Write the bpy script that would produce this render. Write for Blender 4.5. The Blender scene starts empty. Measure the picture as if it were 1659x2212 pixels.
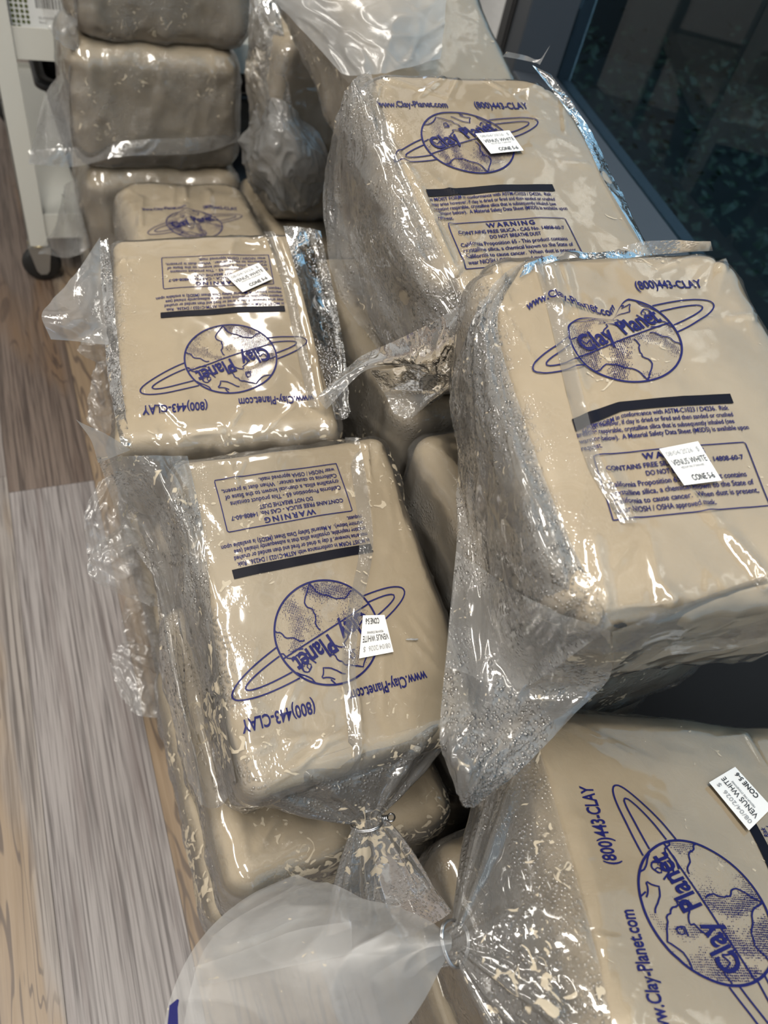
import bpy, math, random
import numpy as np
from mathutils import Matrix, Vector
from mathutils.bvhtree import BVHTree

scene = bpy.context.scene
COL = scene.collection

# ------------------------------------------------------------------ camera
FPX, CX, CY = 1550.0, 829.5, 1106.0
CAMH = 0.92
# rows: world axes (right, forward, up) written in camera axes (x right, y down, z forward)
W0 = np.array([[0.9631, 0.2691, 0.0], [0.1967, -0.7039, 0.6825], [0.1837, -0.6573, -0.7309]])
YAW = math.atan2(0.559, 0.829)
RZ = np.array([[math.cos(YAW), math.sin(YAW), 0], [-math.sin(YAW), math.cos(YAW), 0], [0, 0, 1.0]])   # turns the survey axes to the room's axes
W = RZ @ W0
cam_data = bpy.data.cameras.new('camera')
cam = bpy.data.objects.new('camera', cam_data)
COL.objects.link(cam)
cam_data.sensor_fit = 'VERTICAL'
cam_data.sensor_height = 36.0
cam_data.lens = 36.0 * FPX / 2212.0
cam_data.clip_start = 0.02
rm = Matrix(((W[0, 0], -W[0, 1], -W[0, 2]), (W[1, 0], -W[1, 1], -W[1, 2]), (W[2, 0], -W[2, 1], -W[2, 2])))
cam.matrix_world = Matrix.Translation((0, 0, CAMH)) @ rm.to_4x4()
cam_data.dof.use_dof = True
cam_data.dof.focus_distance = 0.50
cam_data.dof.aperture_fstop = 8.0
scene.camera = cam

# ------------------------------------------------------------------ world and lamps
world = bpy.data.worlds.new('world')
scene.world = world
world.use_nodes = True
wb = world.node_tree.nodes['Background']
wb.inputs[0].default_value = (0.58, 0.75, 1.0, 1)
wb.inputs[1].default_value = 2.0
scene.view_settings.view_transform = 'Standard'
scene.view_settings.look = 'None'
scene.view_settings.gamma = 1.0
scene.view_settings.use_curve_mapping = False
scene.view_settings.exposure = 0.55
scene.cycles.transparent_max_bounces = 20
scene.cycles.max_bounces = 4
scene.cycles.diffuse_bounces = 2
scene.cycles.glossy_bounces = 2
scene.cycles.adaptive_threshold = 0.06
scene.cycles.caustics_reflective = False
scene.cycles.caustics_refractive = False

# room axes: u across the planks, v along them
UX = np.array([1.0, 0, 0]); VX = np.array([0, 1.0, 0])
ZX = np.array([0, 0, 1.0])
ANG = 0.0
def uv(u, v, z=0.0):
    return UX * u + VX * v + ZX * z

LAMPS = [(-0.20, -0.08, 27), (-1.70, 0.75, 23), (-1.6, -1.0, 16), (0.45, 2.1, 14), (-0.45, -1.5, 9)]  # main overhead source first; the others are added fill and film highlights
for (u_, v_, p_) in LAMPS:
    ld = bpy.data.lights.new('ceiling_and_fill_light', 'AREA')
    ld.shape = 'RECTANGLE'; ld.size = 0.30; ld.size_y = 1.18
    ld.energy = p_; ld.color = (1.0, 0.95, 0.87)
    lo = bpy.data.objects.new('ceiling_and_fill_light', ld)
    COL.objects.link(lo)
    lo.location = uv(u_, v_, 2.535); lo.rotation_euler = (0, 0, ANG)

# ------------------------------------------------------------------ helpers
def ray(px, py):
    d = W @ np.array([(px - CX) / FPX, (py - CY) / FPX, 1.0])
    return d
def at(px, py, dist):
    d = ray(px, py)
    return np.array([0, 0, CAMH]) + d / np.linalg.norm(d) * dist
def atz(px, py, z):
    d = ray(px, py)
    return np.array([0, 0, CAMH]) + d * ((z - CAMH) / d[2])

rs = np.random.RandomState(7)
PERM = rs.permutation(512)
PERM = np.concatenate([PERM, PERM, PERM])
GRAD = rs.normal(size=(512, 3)); GRAD /= np.linalg.norm(GRAD, axis=1)[:, None]
def pnoise(p, seed=0):
    p = np.asarray(p, float) + seed * 17.31
    i = np.floor(p).astype(int); f = p - i
    t = f * f * f * (f * (f * 6 - 15) + 10)
    out = 0
    for dx in (0, 1):
        for dy in (0, 1):
            for dz in (0, 1):
                h = PERM[(PERM[(PERM[(i[:, 0] + dx) & 511] + i[:, 1] + dy) & 511] + i[:, 2] + dz) & 511]
                g = GRAD[h]
                d = ((f - np.array([dx, dy, dz])) * g).sum(1)
                w = (t[:, 0] if dx else 1 - t[:, 0]) * (t[:, 1] if dy else 1 - t[:, 1]) * (t[:, 2] if dz else 1 - t[:, 2])
                out = out + w * d
    return out
def ridged(p, seed=0, sharp=3.0):
    return np.clip(1 - np.abs(pnoise(p, seed)) * 2.6, 0, 1) ** sharp

def crumple(q, seed, freq):
    r = np.random.RandomState(seed * 3 + 1)
    out = np.zeros(len(q)); tot = 0
    for k in range(6):
        a = r.uniform(0, math.pi); d = np.array([math.cos(a), math.sin(a), 0]); f = freq * (.6 + .45 * k) * r.uniform(.8, 1.2)
        ph = (q @ d) * f + r.uniform(0, 9) + .55 * pnoise(q * freq * .7, seed + k)
        tri = np.abs((ph % 1.0) - .5) * 2 - .5
        m = np.clip(.5 + 1.6 * pnoise(q * freq * .45, seed + 30 + k), 0, 1.2)
        out += tri * m / (1 + .55 * k); tot += 1 / (1 + .55 * k)
    return out / tot * 2.2
def mesh_from(name, verts, faces, mat, parent=None, smooth=True, attrs=None):
    me = bpy.data.meshes.new(name)
    me.from_pydata([tuple(v) for v in verts], [], [tuple(f) for f in faces])
    if smooth and len(me.polygons):
        me.polygons.foreach_set('use_smooth', [True] * len(me.polygons))
    if attrs:
        for k, a in attrs.items():
            at_ = me.attributes.new(k, 'FLOAT', 'POINT')
            at_.data.foreach_set('value', np.asarray(a, dtype=np.float32))
    me.materials.append(mat)
    o = bpy.data.objects.new(name, me)
    COL.objects.link(o)
    if parent is not None:
        o.parent = parent
    return o

def grid_faces(nu, nv, closed_v=False, base=0):
    i, j = np.meshgrid(np.arange(nu - 1), np.arange(nv if closed_v else nv - 1), indexing='ij')
    j2 = (j + 1) % nv
    f = np.stack([i * nv + j, (i + 1) * nv + j, (i + 1) * nv + j2, i * nv + j2], -1).reshape(-1, 4) + base
    return f

def grid_normals(g):
    a = np.gradient(g, axis=0); b = np.gradient(g, axis=1)
    n = np.cross(a, b); l = np.linalg.norm(n, axis=-1, keepdims=True)
    return n / np.maximum(l, 1e-12)

def box_arrays(cx, cy, cz, sx, sy, sz):
    v = [(cx + a * sx / 2, cy + b * sy / 2, cz + c * sz / 2) for c in (-1, 1) for b in (-1, 1) for a in (-1, 1)]
    f = [(0, 2, 3, 1), (4, 5, 7, 6), (0, 1, 5, 4), (2, 6, 7, 3), (0, 4, 6, 2), (1, 3, 7, 5)]
    return v, f
def boxes(name, lst, mat, parent=None, bevel=0.0):
    V, F = [], []
    for b in lst:
        v, f = box_arrays(*b)
        F += [tuple(i + len(V) for i in q) for q in f]; V += v
    o = mesh_from(name, V, F, mat, parent, smooth=False)
    if bevel:
        m = o.modifiers.new('bevel', 'BEVEL'); m.width = bevel; m.segments = 2
    return o

def tube_arrays(pts, r, n=10, closed=False):
    pts = np.asarray(pts, float)
    t = np.gradient(pts, axis=0); t /= np.linalg.norm(t, axis=1)[:, None]
    ref = np.array([0.31, 0.17, 0.93])
    V = []
    for p, d in zip(pts, t):
        a = np.cross(d, ref); a /= np.linalg.norm(a); b = np.cross(d, a)
        for k in range(n):
            th = 2 * math.pi * k / n
            V.append(p + r * (math.cos(th) * a + math.sin(th) * b))
    F = grid_faces(len(pts), n, True)
    return np.array(V), F

def set_thing(o, label, cat, group=None):
    o['label'] = label; o['category'] = cat
    if group: o['group'] = group
def structure(o):
    o['kind'] = 'structure'; return o
def empty(name, m):
    o = bpy.data.objects.new(name, None); COL.objects.link(o)
    o.empty_display_size = 0.05
    o.matrix_world = m
    return o
def frame(origin, X, Y, Z):
    m = Matrix.Identity(4)
    for i in range(3):
        m[i][0] = X[i]; m[i][1] = Y[i]; m[i][2] = Z[i]; m[i][3] = origin[i]
    return m

# ------------------------------------------------------------------ materials
class NT:
    def __init__(self, name):
        self.m = bpy.data.materials.new(name); self.m.use_nodes = True
        self.t = self.m.node_tree; self.t.nodes.clear()
        self.out = self.t.nodes.new('ShaderNodeOutputMaterial')
    def n(self, typ, **kw):
        nd = self.t.nodes.new(typ)
        for k, v in kw.items():
            if k.startswith('_'): setattr(nd, k[1:], v)
            else:
                key = k.replace('__', ' ')
                nd.inputs[key].default_value = v
        return nd
    def l(self, a, b): self.t.links.new(a, b)
    def math(self, op, a, b=None, clamp=False):
        nd = self.t.nodes.new('ShaderNodeMath'); nd.operation = op; nd.use_clamp = clamp
        for i, x in enumerate((a, b)):
            if x is None: continue
            if isinstance(x, (int, float)): nd.inputs[i].default_value = x
            else: self.l(x, nd.inputs[i])
        return nd.outputs[0]
    def ramp(self, fac, stops):
        nd = self.t.nodes.new('ShaderNodeValToRGB')
        e = nd.color_ramp.elements
        while len(e) < len(stops): e.new(0.5)
        for q, (p, c) in zip(e, stops):
            q.position = p; q.color = c if len(c) == 4 else (*c, 1)
        self.l(fac, nd.inputs[0]); return nd.outputs[0]
    def mixrgb(self, fac, a, b, typ='MIX'):
        nd = self.t.nodes.new('ShaderNodeMix'); nd.data_type = 'RGBA'; nd.blend_type = typ
        for s, x in ((0, fac), (6, a), (7, b)):
            if isinstance(x, (int, float)): nd.inputs[s].default_value = x
            elif isinstance(x, tuple): nd.inputs[s].default_value = x if len(x) == 4 else (*x, 1)
            else: self.l(x, nd.inputs[s])
        return nd.outputs[2]
    def noise(self, vec, scale, detail=3, rough=.55, dist=0.0):
        nd = self.n('ShaderNodeTexNoise', Scale=scale, Detail=detail, Roughness=rough, Distortion=dist)
        if vec is not None: self.l(vec, nd.inputs['Vector'])
        return nd.outputs['Fac']
    def mapping(self, vec, scale=(1, 1, 1), loc=None):
        nd = self.n('ShaderNodeMapping'); nd.inputs['Scale'].default_value = scale
        self.l(vec, nd.inputs['Vector'])
        if loc is not None: self.l(loc, nd.inputs['Location'])
        return nd.outputs[0]

def simple(name, col, rough=.5, metal=0.0, bump=None, spec=.5):
    k = NT(name)
    p = k.n('ShaderNodeBsdfPrincipled', Roughness=rough, Metallic=metal)
    p.inputs['Base Color'].default_value = (*col, 1)
    p.inputs['Specular IOR Level'].default_value = spec
    tc = k.n('ShaderNodeTexCoord')
    sc, st, var = bump or (60, .05, .06)
    nz = k.noise(tc.outputs['Object'], sc, 4)
    b = k.n('ShaderNodeBump', Strength=st, Distance=.002); k.l(nz, b.inputs['Height'])
    k.l(b.outputs[0], p.inputs['Normal'])
    c = k.mixrgb(k.math('MULTIPLY', nz, var), col, tuple(x * .6 for x in col))
    k.l(c, p.inputs['Base Color'])
    k.l(p.outputs[0], k.out.inputs[0])
    return k.m

def clay_material():
    k = NT('moist_clay')
    tc = k.n('ShaderNodeTexCoord'); info = k.n('ShaderNodeObjectInfo')
    p = k.n('ShaderNodeBsdfPrincipled', Roughness=.5)
    a = k.noise(tc.outputs['Object'], 9, 4, .6)
    b = k.noise(tc.outputs['Object'], 60, 5, .65, .6)
    c1 = k.mixrgb(k.math('MULTIPLY_ADD', a, 1.6), (0.40, 0.325, 0.228), (0.53, 0.44, 0.32))
    c1.node.inputs[0].default_value = .5
    f = k.ramp(a, [(.35, (0, 0, 0)), (.65, (1, 1, 1))])
    c1 = k.mixrgb(f, (0.43, 0.345, 0.232), (0.51, 0.415, 0.286))
    sm = k.ramp(b, [(.62, (0, 0, 0)), (.66, (1, 1, 1))])
    c2 = k.mixrgb(k.math('MULTIPLY', sm, .10), c1, (0.60, 0.52, 0.40))
    k.l(c2, p.inputs['Base Color'])
    bp = k.n('ShaderNodeBump', Strength=.25, Distance=.003)
    k.l(b, bp.inputs['Height']); k.l(bp.outputs[0], p.inputs['Normal'])
    k.l(p.outputs[0], k.out.inputs[0])
    return k.m

def film_material():
    k = NT('polythene_film')
    tc = k.n('ShaderNodeTexCoord'); P = tc.outputs['Object']
    def attr(n):
        a = k.n('ShaderNodeAttribute'); a.attribute_name = n; return a.outputs['Fac']
    haze, wet, smear, matte = attr('haze'), attr('wet'), attr('smear'), attr('matte')
    # condensation: beads of water
    v = k.n('ShaderNodeTexVoronoi', Scale=380, Randomness=1.0); k.l(P, v.inputs['Vector'])
    h = k.math('SUBTRACT', .46, v.outputs['Distance'], True)
    dropm = k.math('MULTIPLY', k.math('POWER', h, .6), wet)
    wr = k.noise(P, 42, 1.0, .6, .5)
    hgt = k.math('ADD', k.math('MULTIPLY', dropm, 1.5), k.math('MULTIPLY', wr, 1.0))
    bp = k.n('ShaderNodeBump', Strength=.8, Distance=.0016)
    k.l(hgt, bp.inputs['Height'])
    N = bp.outputs[0]
    gl = k.n('ShaderNodeBsdfGlossy', Roughness=.09); k.l(N, gl.inputs['Normal'])
    k.l(k.math('ADD', matte, .09), gl.inputs['Roughness'])
    gl.inputs[0].default_value = (1, 1, 1, 1)
    tr = k.n('ShaderNodeBsdfTransparent'); tr.inputs[0].default_value = (.97, .97, .965, 1)
    df = k.n('ShaderNodeBsdfDiffuse'); df.inputs[0].default_value = (.68, .68, .675, 1); k.l(N, df.inputs['Normal'])
    tl = k.n('ShaderNodeBsdfTranslucent'); tl.inputs[0].default_value = (.68, .68, .675, 1)
    hz = k.n('ShaderNodeMixShader'); hz.inputs[0].default_value = .58
    k.l(df.outputs[0], hz.inputs[1]); k.l(tl.outputs[0], hz.inputs[2])
    s1 = k.n('ShaderNodeMixShader'); k.l(haze, s1.inputs[0]); k.l(tr.outputs[0], s1.inputs[1]); k.l(hz.outputs[0], s1.inputs[2])
    lw = k.n('ShaderNodeLayerWeight', Blend=.35); k.l(N, lw.inputs['Normal'])
    fr = k.math('MULTIPLY_ADD', lw.outputs['Fresnel'], .8, True); fr.node.inputs[2].default_value = .035
    s2 = k.n('ShaderNodeMixShader'); k.l(fr, s2.inputs[0]); k.l(s1.outputs[0], s2.inputs[1]); k.l(gl.outputs[0], s2.inputs[2])
    # flecks of slip on the inside of the film
    sn = k.noise(P, 95, 1.5, .6, 1.4)
    sm = k.math('MULTIPLY', k.math('SUBTRACT', sn, k.math('SUBTRACT', .74, k.math('MULTIPLY', smear, .20))), 22.0, True)
    sm = k.math('MULTIPLY', sm, .8)
    sd = k.n('ShaderNodeBsdfDiffuse'); sd.inputs[0].default_value = (.53, .46, .35, 1)
    s3 = k.n('ShaderNodeMixShader'); k.l(sm, s3.inputs[0]); k.l(s2.outputs[0], s3.inputs[1]); k.l(sd.outputs[0], s3.inputs[2])
    k.l(s3.outputs[0], k.out.inputs[0])
    return k.m

def halftone_material():
    k = NT('halftone_ink')
    tc = k.n('ShaderNodeTexCoord'); P = tc.outputs['Object']
    a = k.n('ShaderNodeAttribute'); a.attribute_name = 'dens'
    v = k.n('ShaderNodeTexVoronoi', Scale=820, Randomness=.25); k.l(P, v.inputs['Vector'])
    nz = k.noise(P, 120, 4, .7)
    th = k.math('ADD', a.outputs['Fac'], k.math('MULTIPLY', k.math('SUBTRACT', nz, .5), .35))
    f = k.math('LESS_THAN', v.outputs['Distance'], th)
    tr = k.n('ShaderNodeBsdfTransparent')
    df = k.n('ShaderNodeBsdfDiffuse'); df.inputs[0].default_value = (.010, .011, .085, 1)
    s = k.n('ShaderNodeMixShader'); k.l(f, s.inputs[0]); k.l(tr.outputs[0], s.inputs[1]); k.l(df.outputs[0], s.inputs[2])
    k.l(s.outputs[0], k.out.inputs[0])
    return k.m

def plank_material():
    k = NT('vinyl_plank')
    tc = k.n('ShaderNodeTexCoord'); info = k.n('ShaderNodeObjectInfo')
    P = tc.outputs['Object']; R = info.outputs['Random']
    comb = k.n('ShaderNodeCombineXYZ')
    k.l(k.math('MULTIPLY', R, 37.0), comb.inputs[0]); k.l(k.math('MULTIPLY', R, 91.0), comb.inputs[1]); k.l(k.math('MULTIPLY', R, 13.0), comb.inputs[2])
    L = comb.outputs[0]
    fine = k.noise(k.mapping(P, (300, 4.5, 1), L), 1, 3, .7, .35)
    mid = k.noise(k.mapping(P, (60, 3.2, 1), L), 1, 4, .6, .6)
    big = k.noise(k.mapping(P, (14, 1.6, 1), L), 1, 3, .55, .9)
    rings = k.math('SINE', k.math('MULTIPLY', big, 75.0))
    rl = k.ramp(rings, [(.0, (0, 0, 0)), (.72, (0, 0, 0)), (.95, (1, 1, 1))])
    blot = k.noise(k.mapping(P, (9, 1.3, 1), L), 1, 3, .5, .3)
    bm = k.math('MULTIPLY', k.math('SUBTRACT', blot, info.outputs['Alpha']), 14.0, True)
    gbase = k.mixrgb(k.ramp(fine, [(.36, (0, 0, 0)), (.56, (1, 1, 1))]), (.092, .082, .080), (.268, .253, .246))
    tan = k.mixrgb(k.ramp(mid, [(.3, (0, 0, 0)), (.7, (1, 1, 1))]), (.19, .14, .092), (.36, .285, .20))
    base = k.mixrgb(k.math('MULTIPLY', bm, .85), gbase, tan)
    base = k.mixrgb(k.math('MULTIPLY', k.math('MULTIPLY', rl, bm), .8), base, (.085, .068, .062))
    base = k.mixrgb(k.math('MULTIPLY', k.ramp(mid, [(.50, (0, 0, 0)), (.70, (1, 1, 1))]), .5), base, (.10, .075, .070))
    tone = info.outputs['Color']
    base = k.mixrgb(1.0, base, tone, 'MULTIPLY')
    p = k.n('ShaderNodeBsdfPrincipled', Roughness=.45)
    k.l(base, p.inputs['Base Color'])
    bp = k.n('ShaderNodeBump', Strength=.35, Distance=.0006); k.l(fine, bp.inputs['Height']); k.l(bp.outputs[0], p.inputs['Normal'])
    k.l(p.outputs[0], k.out.inputs[0])
    return k.m

def water_material():
    k = NT('water_beads')
    gl = k.n('ShaderNodeBsdfGlossy', Roughness=.03)
    tr = k.n('ShaderNodeBsdfTransparent'); tr.inputs[0].default_value = (.93, .93, .93, 1)
    lw = k.n('ShaderNodeLayerWeight', Blend=.4)
    f = k.math('MULTIPLY_ADD', lw.outputs['Fresnel'], .85, True); f.node.inputs[2].default_value = .06
    s = k.n('ShaderNodeMixShader'); k.l(f, s.inputs[0]); k.l(tr.outputs[0], s.inputs[1]); k.l(gl.outputs[0], s.inputs[2])
    k.l(s.outputs[0], k.out.inputs[0])
    return k.m

def glass_material():
    k = NT('window_glass')
    tr = k.n('ShaderNodeBsdfTransparent'); tr.inputs[0].default_value = (.40, .50, .52, 1)
    gl = k.n('ShaderNodeBsdfGlossy', Roughness=.004)
    lw = k.n('ShaderNodeLayerWeight', Blend=.5)
    fr = k.n('ShaderNodeFresnel', IOR=1.5)
    f = k.math('MULTIPLY_ADD', k.math('POWER', lw.outputs['Facing'], 5.0), .5, True); f.node.inputs[2].default_value = .04
    s = k.n('ShaderNodeMixShader'); k.l(f, s.inputs[0]); k.l(tr.outputs[0], s.inputs[1]); k.l(gl.outputs[0], s.inputs[2])
    k.l(s.outputs[0], k.out.inputs[0])
    return k.m

def emission_material(name, col, st):
    k = NT(name); e = k.n('ShaderNodeEmission', Strength=st); e.inputs[0].default_value = (*col, 1)
    k.l(e.outputs[0], k.out.inputs[0]); return k.m

M_CLAY = clay_material()
M_FILM = film_material()
M_HALF = halftone_material()
M_PLANK = plank_material()
M_GLASS = glass_material()
M_WATER = water_material()
M_INK = simple('navy_ink', (.008, .009, .085), .5, spec=.25)
M_BAR = simple('black_ink', (.005, .005, .010), .5, spec=.15)
M_BLUE = simple('blue_ink', (.003, .004, .085), .5, spec=.15)
M_PAPER = simple('label_paper', (.80, .80, .79), .7)
M_LABELINK = simple('label_black', (.03, .03, .03), .6)
M_LABELGREY = simple('label_grey', (.28, .28, .28), .6)
M_WIRE = simple('steel_wire', (.55, .56, .58), .28, 1.0)
M_WALL = simple('painted_wall', (.70, .70, .70), .85, bump=(45, .8, .04))
M_CEIL = simple('ceiling_paint', (.78, .77, .74), .9)
M_SUB = simple('subfloor', (.10, .09, .08), .8)
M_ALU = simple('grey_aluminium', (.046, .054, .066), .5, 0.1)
M_GASKET = simple('black_gasket', (.012, .012, .013), .45)
M_CART = simple('cream_enamel', (.62, .62, .57), .4)
M_RUBBER = simple('black_rubber', (.012, .012, .012), .55)
M_ZINC = simple('zinc_plate', (.42, .42, .40), .38, .85)
M_BRASS = simple('yellow_zinc', (.62, .53, .30), .3, .9)
M_BOX = simple('white_carton', (.78, .79, .78), .6)
M_GREEN = simple('olive_print', (.10, .12, .035), .6)
M_SOIL = simple('dark_soil', (.018, .020, .018), .95, bump=(18, .8, .5))
M_LEAF = simple('ivy_leaf', (.020, .042, .014), .5, bump=(12, .1, .9))
M_BLACKBIN = simple('black_plastic', (.010, .011, .014), .4)

# ------------------------------------------------------------------ room shell
U0, U1, V0, V1 = -3.0, 1.45, -2.2, 3.3
CEILZ = 2.55
wd = RZ @ np.array([-0.314, 0.949, 0.0])             # along the window wall, away from the camera
wn = RZ @ np.array([0.949, 0.314, 0.0])              # out of the room
WANG = math.atan2(wd[1], wd[0]) - math.pi / 2
KF, KG = 0.51, 0.60                             # distance of the frame face and of the glass
def wall_box(name, s0, s1, k0, k1, z0, z1, mat, parent=None, bevel=0.0):
    o = boxes(name, [((k0 + k1) / 2, (s0 + s1) / 2, (z0 + z1) / 2, k1 - k0, s1 - s0, z1 - z0)], mat, parent, bevel)
    if parent is None: o.rotation_euler = (0, 0, WANG)
    return o
def wall_v(u):                                  # where the window wall cuts a line of constant u
    return ((KF + .01) and (wn[0] * u - (KF + .012)) / -wn[1])
def slab(name, z0, z1, mat):
    ua = ((KF + .012) - wn[1] * V0) / wn[0]; ub = ((KF + .012) - wn[1] * V1) / wn[0]
    c = [(U0, V0), (ua, V0), (ub, V1), (U0, V1)]
    V = [(x, y, z) for z in (z0, z1) for (x, y) in c]
    F = [(3, 2, 1, 0), (4, 5, 6, 7)] + [(k, (k + 1) % 4, (k + 1) % 4 + 4, k + 4) for k in range(4)]
    return structure(mesh_from(name, V, F, mat, smooth=False))
floor = slab('floor', -.035, -.0052, M_SUB)
PW, PL = 0.1275, 1.22
pv, pf = box_arrays(0, 0, 0, PW - .0005, PL - .0006, .005)
pm = bpy.data.meshes.new('plank'); pm.from_pydata(pv, [], pf); pm.materials.append(M_PLANK)
rnd = random.Random(4)
def plank_tone(k, a):
    if k == -1: return (1.0, .97, .97, .66) if a < .5 else (.58, .47, .40, .55)
    if k == 0: return (1.0, .92, .82, .44)
    if k == -2: return (.98, .93, .88, .46) if a < .4 else (.80, .74, .70, .55)
    t = rnd.choice([(1.0, .96, .95), (.62, .52, .45), (.85, .79, .74), (.70, .62, .56)])
    return (*t, rnd.choice([.48, .56, .64]))
ku0 = int(math.floor((U0 - .026) / PW)); ku1 = int(math.ceil((U1 - .026) / PW))
for k in range(ku0, ku1):
    uc = .026 + PW * k + PW / 2
    if uc - PW / 2 < U0 or uc + PW / 2 > U1: continue
    off = (.889 if k == -1 else rnd.uniform(0, PL)) % PL
    v = V0 - PL + (off - V0) % PL
    while v < V1:
        a, b = max(v, V0, wall_v(uc + PW / 2)), min(v + PL, V1)
        if b - a > .03:
            o = bpy.data.objects.new('plank', pm); COL.objects.link(o); o.parent = floor
            o.color = plank_tone(k, a); o.location = (uc, (a + b) / 2, -.0025); o.scale = (1, (b - a - .0006) / (PL - .0006), 1)
        v += PL
ceil = slab('ceiling', CEILZ, CEILZ + .05, M_CEIL)
for nm, b in (('wall_left', (U0 - .05, (V0 + V1) / 2, CEILZ / 2, .1, V1 - V0, CEILZ)),
              ('wall_back', ((U0 + 1.42) / 2, V1 + .05, CEILZ / 2, 1.42 - U0, .1, CEILZ)),
              ('wall_front', ((U0 - .12) / 2, V0 - .05, CEILZ / 2, -.12 - U0, .1, CEILZ))):
    w_ = structure(boxes(nm, [b], M_WALL)); w_.rotation_euler = (0, 0, ANG)
# window wall: pieces around the opening
S_END = 1.60                                    # far end of the window along the wall
wr_ = structure(wall_box('wall_right', S_END + .005, 3.52, KF, KF + .16, 0, CEILZ, M_WALL))
structure(wall_box('wall_right_low', -2.2, S_END, KF + .005, KF + .15, 0, .44, M_ALU))  # dark frame colour stands in for shade on the wall under the sill
structure(wall_box('wall_right_high', -2.2, S_END, KF + .005, KF + .15, 2.25, CEILZ, M_WALL))
win = structure(wall_box('window_1', S_END - .088, S_END - .006, KF, KG + .03, .44, 2.25, M_ALU, None, .003))
wall_box('gasket', S_END - .006, S_END + .004, KF - .004, KF + .1, .44, 2.25, M_GASKET, win)
wall_box('jamb_strip', S_END + .005, S_END + .05, KF - .006, KF - .0005, .44, 2.25, M_GASKET, win)
wall_box('sill', -2.2, S_END - .09, KF, KG + .03, .44, .515, M_ALU, win, .003)
wall_box('head', -2.2, S_END - .09, KF, KG + .03, 2.19, 2.25, M_ALU, win, .003)
wall_box('pane', -2.2, S_END - .09, KG, KG + .006, .515, 2.19, M_GLASS, win)
# ground and ivy outside
gd = structure(wall_box('garden_bed', -2.4, 5.4, KG + .07, 5.0, -.25, -.12, M_SOIL))
sky_block = structure(wall_box('sky_block_bank', -2.4, 5.4, 3.4, 5.0, -.12, 1.6, M_SOIL))  # added bank that keeps bright sky out of the pane
sky_block_end = structure(wall_box('sky_block_end_bank', 4.4, 5.4, KG + .2, 3.4, -.12, 2.0, M_SOIL))  # added across the far end to block sky at a slant
rl = np.random.RandomState(3)
LV, LF = [], []
for i in range(5200):
    s = rl.uniform(-.6, 4.2); kk = .72 + 2.7 * rl.uniform(0, 1) ** 1.2
    z = -.12 + .30 * rl.uniform(0, 1) ** 1.5 + .08 * math.sin(3 * s) * math.sin(4 * kk)
    c = wn * kk + wd * s + ZX * z
    a = rl.uniform(0, 6.28); tilt = rl.uniform(-.7, .7); L = rl.uniform(.025, .055)
    d = np.array([math.cos(a), math.sin(a), tilt]); e = np.array([-math.sin(a), math.cos(a), rl.uniform(-.5, .5)])
    b0 = len(LV)
    LV += [c, c + d * L * .35 + e * L * .38, c + d * L, c + d * L * .35 - e * L * .38, c + d * L * .45 + ZX * .006]
    LF += [(b0, b0 + 1, b0 + 4), (b0 + 1, b0 + 2, b0 + 4), (b0 + 2, b0 + 3, b0 + 4), (b0 + 3, b0, b0 + 4)]
ivy = mesh_from('ivy', LV, LF, M_LEAF, smooth=False)
ivy['kind'] = 'stuff'; ivy['label'] = 'dark green ivy leaves covering the garden bed outside the window'; ivy['category'] = 'ivy'

# ------------------------------------------------------------------ text and print
_tc = {}
def text2d(s, bold=0.0, space=1.0):
    key = (s, bold, space)
    if key in _tc: return _tc[key]
    cu = bpy.data.curves.new('t', 'FONT'); cu.body = s; cu.size = 1.0; cu.offset = bold; cu.space_character = space
    cu.resolution_u = 3; cu.fill_mode = 'FRONT'
    o = bpy.data.objects.new('t', cu); COL.objects.link(o)
    dg = bpy.context.evaluated_depsgraph_get(); dg.update()
    me = o.evaluated_get(dg).to_mesh()
    V = np.array([v.co[:2] for v in me.vertices]) if len(me.vertices) else np.zeros((0, 2))
    F = [tuple(p.vertices) for p in me.polygons]
    o.evaluated_get(dg).to_mesh_clear()
    bpy.data.objects.remove(o); bpy.data.curves.remove(cu)
    _tc[key] = (V, F)
    return V, F
def put_text(s, x0, x1, y, hgt, bold=0.0, rot=0.0, space=1.0):
    """text line fitted between x0 and x1 with baseline y and capital height hgt"""
    V, F = text2d(s, bold, space)
    a, b = V[:, 0].min(), V[:, 0].max()
    X = (V[:, 0] - a) / (b - a) * (x1 - x0); Y = V[:, 1] / .73 * hgt
    c, sn = math.cos(rot), math.sin(rot)
    return np.stack([x0 + X * c - Y * sn, y + X * sn + Y * c], 1), F
def ribbon(pts, wd_, closed=False):
    p = np.asarray(pts, float)
    if closed: p = np.vstack([p, p[:1]])
    # resample
    d = np.r_[0, np.cumsum(np.linalg.norm(np.diff(p, axis=0), axis=1))]
    n = max(2, int(d[-1] / .02) + 1)
    q = np.stack([np.interp(np.linspace(0, d[-1], n), d, p[:, i]) for i in (0, 1)], 1)
    t = np.gradient(q, axis=0); t /= np.maximum(np.linalg.norm(t, axis=1), 1e-9)[:, None]
    nn = np.stack([-t[:, 1], t[:, 0]], 1) * wd_ / 2
    V = np.empty((2 * n, 2)); V[0::2] = q + nn; V[1::2] = q - nn
    return V, [(2 * i, 2 * i + 1, 2 * i + 3, 2 * i + 2) for i in range(n - 1)]
def merge(parts):
    V, F, b = [], [], 0
    for v, f in parts:
        V.append(v); F += [tuple(i + b for i in q) for q in f]; b += len(v)
    return np.vstack(V), F

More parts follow.
